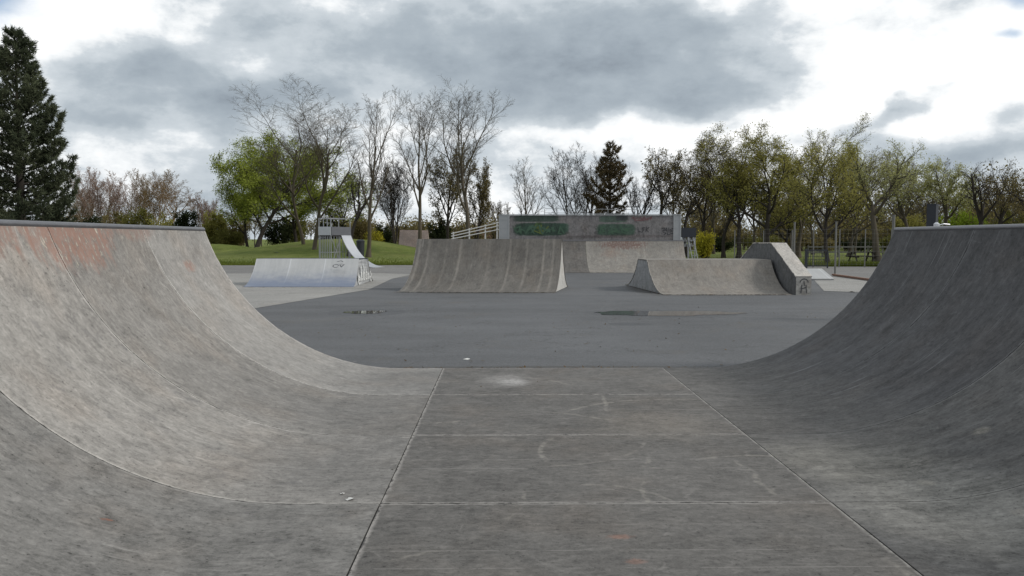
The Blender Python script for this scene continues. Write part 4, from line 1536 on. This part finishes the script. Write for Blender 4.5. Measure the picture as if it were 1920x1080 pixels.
def shrub(name, px, top_py, wpx, Y, seed, label, cat, group, leaf, nleaf=5000, lsize=.22, stems=14, bark='bark_dark', upright=0.0, base_py=None):
    base = at(px, 450, Y); base.z = -.06
    Hh = max(at(px, top_py, Y).z - base.z, .4)
    Wd = wpx / F_PX * Y
    rng = np.random.default_rng(seed)
    root = thing(name, base, label, cat, group)
    st_ = []
    cl = []
    for k in range(stems):
        a = rng.uniform(0, 6.28); q = np.array([math.cos(a), math.sin(a), 0]) * Wd * .45 * math.sqrt(rng.uniform(0, 1))
        hh = Hh * rng.uniform(.6, .98) * (1 - .35 * (np.linalg.norm(q) / (Wd * .5)) ** 2)
        p = q * .35
        for i in range(5):
            f0, f1 = i / 5, (i + 1) / 5
            p1 = q * (.35 + .65 * f1) + np.array([rng.normal() * .06, rng.normal() * .06, hh * f1])
            st_.append((*p, *p1, .035 * (1 - .7 * f0), .035 * (1 - .7 * f1)))
            if f1 > .35: cl.append((*p1, .28 + .5 * rng.uniform()))
            p = p1
        for j in range(3):
            t = rng.uniform(.2, .95)
            b0 = q * (.35 + .65 * t) + np.array([0, 0, hh * t])
            b1 = b0 + np.array([rng.normal() * .3 * Wd * .3, rng.normal() * .3 * Wd * .3, rng.uniform(.1, .35) * Hh * .5])
            st_.append((*b0, *b1, .018, .008)); cl.append((*b1, .25 + .5 * rng.uniform()))
    V, Fq = tubes(np.array(st_), 4)
    np_mesh('stems', V, Fq, 4, M[bark], root)
    cl = np.array(cl)
    idx = rng.integers(0, len(cl), nleaf)
    c = cl[idx, :3] + rng.normal(size=(nleaf, 3)) * cl[idx, 3:4] * np.array([.075 * Wd + .12, .075 * Wd + .12, .07 * Hh + .12])
    c[:, 2] = np.abs(c[:, 2])
    V, Fq = leaf_quads(c, lsize, rng, .6)
    np_mesh('crown', V, Fq, 4, M[leaf], root)
    return root


def conifer(px, top_py, halfw_px, Y, seed, label, leaf='needle', zbase=.6, whorl=.50, nb=6, tuft=.26, name='pine_tree', group='conifers', dens=1.0, upcurve=.55, irregular=.22, taper=.8):
    rng = random.Random(seed)
    nr = np.random.default_rng(seed)
    base = at(px, 450, Y); base.z = -.06
    Hh = at(px, top_py, Y).z - base.z
    Wm = halfw_px / F_PX * Y
    root = thing(name, base, label, 'tree', group)
    tr = []
    n = 24
    for i in range(n):
        f0, f1 = i / n, (i + 1) / n
        tr.append((0, 0, Hh * f0 * .985, 0, 0, Hh * f1 * .985, .30 * Hh / 14 * (1 - f0) + .02, .30 * Hh / 14 * (1 - f1) + .02))
    V, Fq = tubes(np.array(tr), 8)
    np_mesh('trunk', V, Fq, 4, M['bark_dark'], root)
    br, tc, td = [], [], []
    z = zbase
    while z < Hh * .985:
        f = z / Hh
        Lm = Wm * min(1.0, (1 - f) ** taper * 1.12 + .03) * (1.0 if f > .12 else .92 + f * .6)
        k = nb if f < .85 else max(3, nb - 2)
        a0 = rng.uniform(0, 6.28)
        for b in range(k):
            a = a0 + 6.28 * b / k + rng.uniform(-.35, .35)
            L = Lm * rng.uniform(1 - irregular * 1.6, 1 + irregular * .6)
            e = math.radians(-8 + 55 * f + rng.uniform(-8, 8))
            d = Vector((math.cos(a) * math.cos(e), math.sin(a) * math.cos(e), math.sin(e)))
            p = Vector((0, 0, z + rng.uniform(-.15, .15)))
            ns = max(4, int(L / .32))
            sl = L / ns
            for i in range(ns):
                t = i / ns
                d = (d + Vector((rng.uniform(-.08, .08), rng.uniform(-.08, .08), upcurve * t * .30 - .015))).normalized()
                q = p + d * sl
                rad = .05 * (1 - t) * min(1, L / 3) + .012
                br.append((*p, *q, rad, rad * .9))
                if t > .18:
                    sd = d.cross(Vector((0, 0, 1))).normalized()
                    for sg_ in (-1, 1):
                        if rng.random() > .9 * dens: continue
                        bl = (.32 + .42 * (L * (1 - t)) ** .6) * rng.uniform(.5, 1.1) * .75
                        bd_ = (sd * sg_ * .8 + d * .75 + Vector((0, 0, rng.uniform(-.05, .30)))).normalized()
                        q2 = q + bd_ * bl + Vector((0, 0, .16 * bl * upcurve))
                        br.append((*q, *q2, .014, .008))
                        m_ = max(2, int(bl / .13))
                        for j in range(m_):
                            g = .35 + .65 * (j + 1) / m_
                            tc.append(q.lerp(q2, g)); td.append(bd_ + Vector((0, 0, .25)))
                    tc.append(q); td.append(d)
                p = q
            for _ in range(3):
                tc.append(p + Vector((0, 0, .05))); td.append(d + Vector((0, 0, .4)))
        z += whorl * rng.uniform(.75, 1.2)
    V, Fq = tubes(np.array(br), 3)
    np_mesh('branches', V, Fq, 4, M['bark_dark'], root)
    tc = np.array([tuple(v) for v in tc]); td = np.array([tuple(v) for v in td])
    td /= np.linalg.norm(td, axis=1, keepdims=True)
    rep = 13
    c = np.repeat(tc, rep, 0) + nr.normal(size=(len(tc) * rep, 3)) * .035
    dd = np.repeat(td, rep, 0)
    a = nr.normal(size=c.shape) * .85 + dd
    a /= np.linalg.norm(a, axis=1, keepdims=True)
    b = np.cross(a, nr.normal(size=c.shape)); b /= np.linalg.norm(b, axis=1, keepdims=True) + 1e-9
    s = tuft * nr.uniform(.6, 1.2, size=(len(c), 1))
    V = np.stack([c - b * .026, c + b * .026, c + a * s], 1).reshape(-1, 3)
    np_mesh('needles', V, np.arange(len(V)).reshape(-1, 3), 3, M[leaf], root)
    return root


GT, GP, GR, GS = 'tall bare trees behind the yard', 'spring trees behind the right lawn', 'bare trees above the backboard', 'shrubs at the far edge of the lawn'
conifer(42, 58, 124, 50, 5, 'tall dark green pine at the left edge, rising behind the left coping', zbase=.3, whorl=.46, nb=6, tuft=.30, upcurve=1.0, taper=.72)

# far left
GL = 'budding trees far left'
tree('bare_tree', 190, 450, 312, 84, 150, 'up', 11, 'pinkish bare tree with a rounded top nearest the big pine', 'tree', GL, 'bark_pink', 'lf_pink', 5000, 0.216, .25, stems=3, twig=.0121)
tree('bare_tree', 245, 450, 335, 60, 165, 'up', 12, 'thin greyish-pink bare tree in the gap between the pinkish and orange-brown ones', 'tree', GL, 'bark_pink', None, 0, .30, .22, stems=2, twig=.0121)
tree('bare_tree', 287, 450, 320, 86, 150, 'up', 13, 'orange-brown budding tree left of the spreading bare tree', 'tree', GL, 'bark_warm', 'lf_brown', 3000, 0.202, .25, stems=3, twig=.0121)
tree('bare_tree', 322, 450, 326, 92, 120, 'fork', 14, 'spreading bare tree with light brown trunk above the left coping end', 'tree', GL, 'bark_warm', None, 0, .30, .22, twig=.0121)
tree('bare_tree', 381, 450, 366, 46, 160, 'up', 15, 'small pinkish bare tree behind the dark round shrub', 'tree', GL, 'bark_pink', 'lf_pink', 1500, 0.187, .2, stems=3, twig=.0121)
tree('bare_tree', 160, 450, 352, 60, 160, 'up', 16, 'low brownish budding tree partly hidden by the big pine', 'tree', GL, 'bark_warm', 'lf_brown', 2000, 0.202, .2, stems=3, twig=.0121)
shrub('shrub', 350, 384, 58, 110, 1, 'dark green rounded shrub above the end of the left coping', 'shrub', GS, 'lf_dark', 7000, .26)
shrub('shrub', 215, 392, 70, 125, 2, 'dark brown-green shrub below the pinkish tree', 'shrub', GS, 'lf_brown', 6000, .26)
shrub('shrub', 255, 385, 70, 120, 3, 'olive shrub below the orange-brown tree', 'shrub', GS, 'lf_shrub', 6000, .26)
shrub('shrub', 300, 398, 60, 118, 41, 'yellowish-green shrub left of the dark round shrub', 'shrub', GS, 'lf_olive', 5000, .26)
shrub('shrub', 160, 402, 80, 75, 4, 'dark green low shrub at the foot of the big pine', 'shrub', GS, 'lf_dark', 6000, .22)
shrub('shrub', 402, 392, 56, 112, 5, 'fresh yellow-green shrub right of the dark round shrub', 'shrub', GS, 'lf_olive', 7000, .26)
shrub('shrub', 440, 412, 62, 116, 6, 'brownish low shrub left of the leafy willow trunk', 'shrub', GS, 'lf_brown', 6000, .24)
shrub('shrub', 420, 430, 70, 108, 42, 'low olive thicket bordering the left lawn', 'shrub', GS, 'lf_shrub', 5000, .22)
shrub('shrub', 525, 405, 60, 120, 7, 'dark shrub behind the leafy willow trunk', 'shrub', GS, 'lf_dark', 6000, .26)
shrub('shrub', 560, 400, 60, 125, 8, 'olive shrub between the willow and the twin tall trunks', 'shrub', GS, 'lf_shrub', 6000, .26)

# leafy willow, tall bare ones
tree('willow_tree', 478, 472, 248, 235, 100, 'round', 121, 'leafy lime-green tree with leaning trunk behind the metal box ramp', 'tree', GT, 'bark_dark', 'lf_lime', 42000, .24, .42, cx=520, lean=(.06, 0), spread=.85, lmin=.2, even=2.5, dens=1.15, twig=.0110, aspect=.4)
tree('leafy_tree', 556, 474, 256, 150, 108, 'round', 77, 'leafy lime-green tree behind the tall bare trunk left of the tower', 'tree', GT, 'bark_dark', 'lf_lime', 20000, .24, .34, spread=.75, lmin=.2, even=2.2, twig=.011, aspect=.4)
tree('leafy_tree', 464, 472, 296, 88, 106, 'round', 79, 'lower lime-green tree forming the left side of the leafy clump', 'tree', GT, 'bark_dark', 'lf_lime', 14000, .24, .28, spread=.7, lmin=.25, even=2.0, twig=.011, aspect=.4)
tree('bare_tree', 588, 478, 158, 137, 80, 'tall', 27, 'tall bare tree with dark trunk directly left of the roll-in tower', 'tree', GT, 'bark_pale', None, 0, .2, .30, cx=612, twig=.0072)
tree('bare_tree', 572, 478, 168, 172, 84, 'tall', 23, 'tall bare tree leaning left, its twigs above the leafy willow', 'tree', GT, 'bark_pale', None, 0, .2, .28, cx=540, twig=.0072)
tree('leafy_tree', 645, 470, 330, 110, 112, 'round', 24, 'smaller yellow-green tree behind the roll-in tower', 'tree', GT, 'bark_dark', 'lf_lime', 6500, .22, .25, spread=.6, twig=.011, lmin=.3)
tree('bare_tree', 690, 478, 170, 89, 72, 'tall', 25, 'slender crooked bare tree just right of the roll-in tower', 'tree', GT, 'bark_pale', None, 0, .2, .26, cx=708, twig=.0066, dens=.85)
tree('bare_tree', 655, 478, 285, 110, 76, 'gnarl', 26, 'short bare tree with a bent dark limb over the roll-in tower', 'tree', GT, 'bark_dark', None, 0, .2, .26, cx=675, twig=.0066, dens=.8)
tree('bare_tree', 740, 468, 300, 70, 100, 'up', 28, 'small bare tree with several stems between two slender tall trees', 'tree', GT, 'bark_dark', None, 0, .2, .22, stems=3, twig=.0099)
tree('bare_tree', 783, 480, 165, 100, 76, 'tall', 29, 'tall slim bare tree rising at the left edge of the spine ramp', 'tree', GT, 'bark_pale', None, 0, .2, .28, cx=796, twig=.0066)
tree('leafy_tree', 842, 460, 272, 82, 92, 'round', 30, 'dark olive half-leafed tree left of the tallest bare tree', 'tree', GT, 'bark_dark', 'lf_brown', 6000, 0.187, .26, spread=.4, twig=.011, lmin=.3)
tree('bare_tree', 872, 470, 143, 120, 78, 'tall', 31, 'tallest bare tree, with two leaders, above the middle of the spine ramp', 'tree', GT, 'bark_pale', None, 0, .2, .34, cx=888, twig=.0072)
tree('leafy_tree', 896, 462, 300, 64, 88, 'round', 32, 'dark olive half-leafed tree right of the tallest bare tree', 'tree', GT, 'bark_dark', 'lf_brown', 5500, 0.173, .2, spread=.4, twig=.0099, lmin=.25)
tree('bare_tree', 940, 450, 368, 60, 150, 'round', 33, 'small far bare tree left of the backboard end', 'tree', GT, 'bark_pale', None, 0, .2, .2, twig=.0121, stems=2)
shrub('shrub', 721, 412, 34, 118, 9, 'small dark evergreen shrub on the mound left of the small bare tree', 'shrub', GS, 'lf_dark', 3500, .24)
shrub('shrub', 762, 412, 44, 122, 43, 'dark brown shrub on the mound right of the small bare tree', 'shrub', GS, 'lf_brown', 3500, .24)
shrub('shrub', 822, 405, 50, 112, 10, 'dark green shrub below the left half-leafed tree', 'shrub', GS, 'lf_dark', 4500, .24)
shrub('shrub', 675, 402, 60, 118, 44, 'dark brown shrub behind the roll-in tower slide', 'shrub', GS, 'lf_brown', 5000, .24)
shrub('shrub', 620, 405, 60, 116, 45, 'dark green shrub behind the roll-in tower railing', 'shrub', GS, 'lf_dark', 5000, .24)
shrub('shrub', 700, 428, 44, 112, 46, 'low yellow-flecked shrub on top of the mound', 'shrub', GS, 'lf_yellow', 1500, .2)
shrub('shrub', 905, 420, 70, 130, 47, 'pale grey-brown thicket behind the white hand rail', 'shrub', GS, 'lf_pink', 3500, .2)

# above the backboard
tree('bare_tree', 976, 455, 294, 70, 90, 'up', 35, 'lone slim bare tree above the left part of the backboard', 'tree', GR, 'bark', None, 0, .2, .22, twig=.0077, dens=.85)
tree('bare_tree', 1082, 465, 274, 130, 80, 'round', 36, 'wide round bare tree left of the bronze conifer', 'tree', GR, 'bark_dark', None, 0, .2, .24, stems=2, twig=.0077, cx=1074)
conifer(1143, 278, 44, 74, 8, 'bronze-brown conifer above the middle of the backboard', 'lf_bronze', 1.0, .50, 6, .28, 'conifer_tree', 'conifers', .9, .8, .52, .42)
tree('bare_tree', 1190, 465, 278, 91, 76, 'gnarl', 37, 'dark bare tree with crooked limbs right of the bronze conifer', 'tree', GR, 'bark_dark', None, 0, .2, .24, stems=2, twig=.0082)
tree('bare_tree', 1236, 465, 276, 91, 72, 'gnarl', 38, 'dark bare tree with zigzag limbs above the right end of the backboard', 'tree', GR, 'bark_dark', 'lf_brown', 1200, .2, .24, twig=.0082)
tree('bare_tree', 1112, 465, 290, 84, 84, 'gnarl', 39, 'bare tree mostly behind the bronze conifer', 'tree', GR, 'bark_dark', None, 0, .2, .22, twig=.0082)

# right hand belt
tree('leafy_tree', 1288, 478, 282, 120, 74, 'gnarl', 51, 'brownish half-bare tree just right of the backboard end', 'tree', GP, 'bark_dark', 'lf_brown', 6318, 0.144, .24, spread=.4, twig=.0077)
tree('bare_tree', 1316, 480, 262, 103, 72, 'tall', 52, 'thin tree with leaning trunk and twiggy top beside the yellow shrub', 'tree', GP, 'bark_dark', 'lf_brown', 3686, 0.13, .22, cx=1322, twig=.0072)
tree('leafy_tree', 1357, 480, 302, 116, 70, 'gnarl', 53, 'low olive tree between the yellow shrub and the sloping ledge', 'tree', GP, 'bark_dark', 'lf_olive', 7371, 0.144, .22, spread=.4, twig=.0077)
tree('leafy_tree', 1386, 482, 240, 124, 68, 'tall', 54, 'tall twiggy tree left of the broad olive tree', 'tree', GP, 'bark_dark', 'lf_olive', 9477, 0.13, .28, spread=.4, twig=.0072)
tree('leafy_tree', 1440, 482, 246, 190, 66, 'round', 55, 'broad olive-green tree above the sloping ledge', 'tree', GP, 'bark_dark', 'lf_olive', 16848, 0.144, .34, spread=.45, twig=.0072, lmin=.15)
tree('bare_tree', 1497, 482, 228, 141, 70, 'up', 56, 'tallest tree of the right belt, pale and thinly leaved with a rounded top', 'tree', GP, 'bark_pale', 'lf_pale', 4212, 0.115, .30, spread=.4, twig=.0077)
tree('leafy_tree', 1553, 505, 272, 130, 48, 'round', 57, 'olive tree with thin dark trunk standing by the mesh gate', 'tree', GP, 'bark_dark', 'lf_olive', 9477, 0.108, .20, spread=.3, twig=.0050, lmin=.25)
tree('leafy_tree', 1646, 488, 264, 176, 58, 'fork', 58, 'wide V-shaped tree with thick trunk right of the picnic table', 'tree', GP, 'bark', 'lf_pale', 8424, 0.108, .36, spread=.35, twig=.0055, cx=1636)
tree('leafy_tree', 1592, 480, 280, 122, 74, 'round', 59, 'pale green tree between the gate tree and the V-shaped tree', 'tree', GP, 'bark', 'lf_olive', 7371, 0.13, .24, spread=.4, twig=.0077)
tree('leafy_tree', 1708, 480, 300, 122, 62, 'gnarl', 60, 'sparse pale tree just left of the dark metal column', 'tree', GP, 'bark', 'lf_pale', 5265, 0.115, .22, spread=.35, twig=.0061)
tree('leafy_tree', 1772, 480, 300, 130, 60, 'gnarl', 61, 'fresh green tree just right of the dark metal column', 'tree', GP, 'bark', 'lf_pale', 9477, 0.115, .24, spread=.4, twig=.0061, cx=1762)
tree('bare_tree', 1832, 480, 298, 103, 52, 'fork', 62, 'bare dark-limbed tree above the middle of the right coping', 'tree', GP, 'bark_dark', None, 0, .2, .26, twig=.0050)
tree('bare_tree', 1864, 480, 330, 87, 56, 'gnarl', 63, 'small bare tree between the dark-limbed tree and the frame edge', 'tree', GP, 'bark_dark', 'lf_brown', 1580, 0.115, .18, twig=.0055)
tree('leafy_tree', 1928, 480, 258, 149, 46, 'gnarl', 64, 'brown budding tree cut off by the right edge', 'tree', GP, 'bark_dark', 'lf_brown', 7000, 0.0936, .24, spread=.3, twig=.0050)
tree('leafy_tree', 1470, 482, 330, 95, 76, 'round', 65, 'short olive tree behind the foot of the tallest right-hand tree', 'tree', GP, 'bark_dark', 'lf_olive', 6318, 0.144, .22, spread=.4, twig=.0077, lmin=.15)
for q, (px, top, wd_, Y, sty, lab) in enumerate(((1268, 288, 70, 84, 'round', 'thin bare tree behind the right end of the backboard'), (1338, 276, 86, 88, 'round', 'fine-twigged bare tree behind the leaning trunk by the yellow bush'),
                                               (1415, 262, 96, 86, 'up', 'fine-twigged bare tree in the gap left of the broad olive tree'), (1525, 268, 92, 84, 'round', 'fine-twigged bare tree in the gap left of the gate tree'),
                                               (1602, 276, 92, 86, 'up', 'fine-twigged bare tree in the gap left of the V-shaped tree'), (1680, 282, 96, 80, 'round', 'fine-twigged bare tree right of the V-shaped tree'),
                                               (1745, 300, 80, 78, 'round', 'fine-twigged bare tree behind the dark metal column'))):
    tree('bare_tree', px, 478, top, wd_, Y, sty, 300 + q, lab, 'tree', GP, 'bark', 'lf_brown', 1500, .13, .2, spread=.3, twig=.007)
shrub('shrub', 1320, 432, 42, 62, 11, 'bright yellow-green bush beside the raised dark platform', 'shrub', GS, 'lf_yellow', 6000, .13, 20)
shrub('shrub', 1795, 385, 105, 66, 12, 'bright green bush behind the right coping', 'shrub', GS, 'bright', 9000, .17, 20)
shrub('shrub', 1710, 396, 80, 68, 13, 'olive bush left of the dark metal column', 'shrub', GS, 'lf_olive', 7000, .17, 18)
shrub('shrub', 1895, 388, 70, 64, 14, 'dark olive bush near the right edge above the coping', 'shrub', GS, 'lf_shrub', 6000, .16)
shrub('shrub', 1352, 444, 60, 100, 15, 'dark low bush under the trees right of the yellow bush', 'shrub', GS, 'lf_dark', 4500, .22)
shrub('shrub', 1430, 440, 80, 102, 48, 'olive undergrowth bush below the broad olive tree', 'shrub', GS, 'lf_shrub', 5500, .22)
shrub('shrub', 1540, 446, 70, 96, 16, 'dark bush at the far side of the lawn behind the gate', 'shrub', GS, 'lf_brown', 5000, .22)
shrub('shrub', 1610, 446, 70, 104, 49, 'grey-green bush far behind the picnic table', 'shrub', GS, 'lf_dark', 4500, .22)
shrub('shrub', 1680, 440, 60, 98, 50, 'olive bush behind the trunk of the V-shaped tree', 'shrub', GS, 'lf_shrub', 4500, .22)

# far woodland that reads as one mass
def woodland(name, spec, seed, leaf, bark):
    rng = np.random.default_rng(seed)
    sg, cc = [], []
    for (xa, xb, ya, yb, n, h0, h1) in spec:
        for k in range(n):
            Y = rng.uniform(ya, yb)
            px = rng.uniform(xa, xb)
            x = at(px, 450, Y).x
            h = rng.uniform(h0, h1)
            sg.append((x, Y, -.1, x + rng.normal() * .3, Y, h * .5, .16, .09))
            for b in range(16):
                a = rng.uniform(0, 6.28); t = rng.uniform(.2, .6)
                L = h * rng.uniform(.3, .55)
                p0 = np.array([x, Y, h * t]); d = np.array([math.cos(a) * .6, math.sin(a) * .6, .8])
                p1 = p0 + d * L * .6
                p2 = p1 + (d + np.array([0, 0, .4]) + rng.normal(size=3) * .2) * L * .4
                sg.append((*p0, *p1, .06, .04)); sg.append((*p1, *p2, .04, .02))
                for j in range(7):
                    q = p0 + (p2 - p0) * rng.uniform(.3, 1)
                    q2 = q + np.array([math.cos(a) * .5, math.sin(a) * .5, .6]) * L * rng.uniform(.15, .4) + rng.normal(size=3) * .35
                    sg.append((*q, *q2, .028, .018))
                cc.append(np.repeat(p2[None], 26, 0) + rng.normal(size=(26, 3)) * np.array([.8, .8, .7]))
    V, Fq = tubes(np.array(sg), 3)
    o = np_mesh(name, V, Fq, 4, M[bark])
    tag(o, kind='stuff')
    c = np.concatenate(cc)
    c = c[rng.uniform(size=len(c)) < .8]
    V, Fq = leaf_quads(c, .38, rng, .6)
    o2 = np_mesh('woodland_foliage', V, Fq, 4, M[leaf])
    tag(o2, kind='stuff')


woodland('distant_woodland', [(1290, 1960, 100, 165, 70, 5, 10), (1290, 1960, 105, 150, 110, 1.8, 3.8), (640, 960, 120, 180, 60, 2, 4.5), (-60, 700, 170, 230, 46, 5, 9), (700, 1290, 190, 260, 34, 3.5, 6.5)], 7, 'lf_brown', 'bark')

# pinkish bank beyond the mound
bk = thing('earth_bank', (at(770, 467, 92).x, 92, -.06), 'pinkish-brown concrete bank in the grass left of the spine ramp', 'bank')
M['pink_bank'] = concrete('pinkish_bank', 0.25, var=.35, streak=.4, scratch=.1, off=51, tint=(1, .80, .70))
mb = MB()
a0, a1 = at(746, 468, 92), at(800, 468, 92)
a0.z = a1.z = -.06
b0 = Vector((a0.x, 94.0, at(746, 431, 94).z)); b1 = Vector((a1.x, 94.0, at(800, 432, 94).z))
mb.slab([a0, b0], [a1, b1], .1, 4)
mb.build('sloped_face', M['pink_bank'], bk)
mb = MB()
mb.prism([a0 + Vector((0, .15, 0)), Vector((a0.x, 97, -.06)), b0 - Z * .12], a1 - a0)
mb.build('bank_body', M['pink_bank'], bk)


# grass tufts along the edge of the lawn
def tufts(name, lines, n, seed, hmin, hmax):
    rng = np.random.default_rng(seed)
    P = []
    for (pa, pb, dep) in lines:
        k = int(n * (pb - pa).length / sum((b - a).length for a, b, _ in lines))
        t = rng.uniform(size=(k, 1))
        q = np.array(pa[:]) * (1 - t) + np.array(pb[:]) * t
        q[:, 1] += rng.exponential(dep, size=k)
        q[:, 2] = -.06
        P.append(q)
    P = np.concatenate(P)
    h = rng.uniform(hmin, hmax, size=(len(P), 1))
    d = rng.normal(size=P.shape) * .35; d[:, 2] = 1
    s = rng.normal(size=P.shape); s[:, 2] = 0
    s /= np.linalg.norm(s, axis=1, keepdims=True)
    V = np.stack([P - s * .02, P + s * .02, P + d * h], 1).reshape(-1, 3)
    tag(np_mesh(name, V, np.arange(len(V)).reshape(-1, 3), 3, M['blade']), kind='stuff')


M['blade'] = leaf_mat('grass_blades', (.060, .080, .014), (.140, .165, .038), .3, .3)
e0 = Vector((-45, 48.4, 0)); e1 = Vector((-8, 49.4, 0)); e2 = Vector((8, 49.9, 0)); e3 = gp(1500, 499); e4 = Vector((45, gp(1600, 500).y, 0))
tufts('grass_tufts', [(e0, e1, 4.0), (e1, e2, 3.0), (e2, e3, 3.0), (e3, e4, 4.0)], 60000, 3, .05, .16)
tufts('border_weeds', [(e3 + Vector((0, .1, 0)), e4 + Vector((0, .1, 0)), .35)], 9000, 4, .12, .42)


# wind-blown leaf litter and grit against the foot of the ramps
def leaf_litter(lines, n, seed):
    rng = np.random.default_rng(seed)
    tot = sum((b - a).length for a, b, _ in lines)
    P = []
    for a, b, dep in lines:
        k = int(n * (b - a).length / tot)
        tt = rng.uniform(size=(k, 1))
        q = np.array(a[:]) * (1 - tt) + np.array(b[:]) * tt
        q[:, 0] += rng.normal(size=k) * dep
        q[:, 1] -= rng.exponential(dep, size=k)
        q[:, 2] = -.012 + rng.uniform(0, .012, size=k)
        P.append(q)
    P = np.concatenate(P)
    a = rng.normal(size=P.shape); a[:, 2] *= .25
    a /= np.linalg.norm(a, axis=1, keepdims=True)
    b = np.cross(a, np.array([0, 0, 1.])) 
    s = rng.uniform(.012, .04, size=(len(P), 1))
    V = np.stack([P - a * s, P + b * s * .45, P + a * s, P - b * s * .45], 1).reshape(-1, 3)
    V[:, 2] = np.maximum(V[:, 2], -.011)
    tag(np_mesh('fallen_leaves', V, np.arange(len(V)).reshape(-1, 4), 4, M['dead_leaf'], ), kind='stuff')


M['dead_leaf'] = leaf_mat('dead_leaves', (.045, .032, .020), (.15, .105, .06), 2.0, .1)
leaf_litter([(FL, FR, .12), (FLf, FRf, .12), (gp(1172, 533), FLf, .10), (FLm, FRm, .12), (Vector((-1.4, Y_END + .12, 0)), Vector((2.6, Y_END + .12, 0)), .06),
             (Vector((-3, 13, 0)), Vector((4, 20, 0)), 2.5), (k0, k1, .2)], 900, 9)
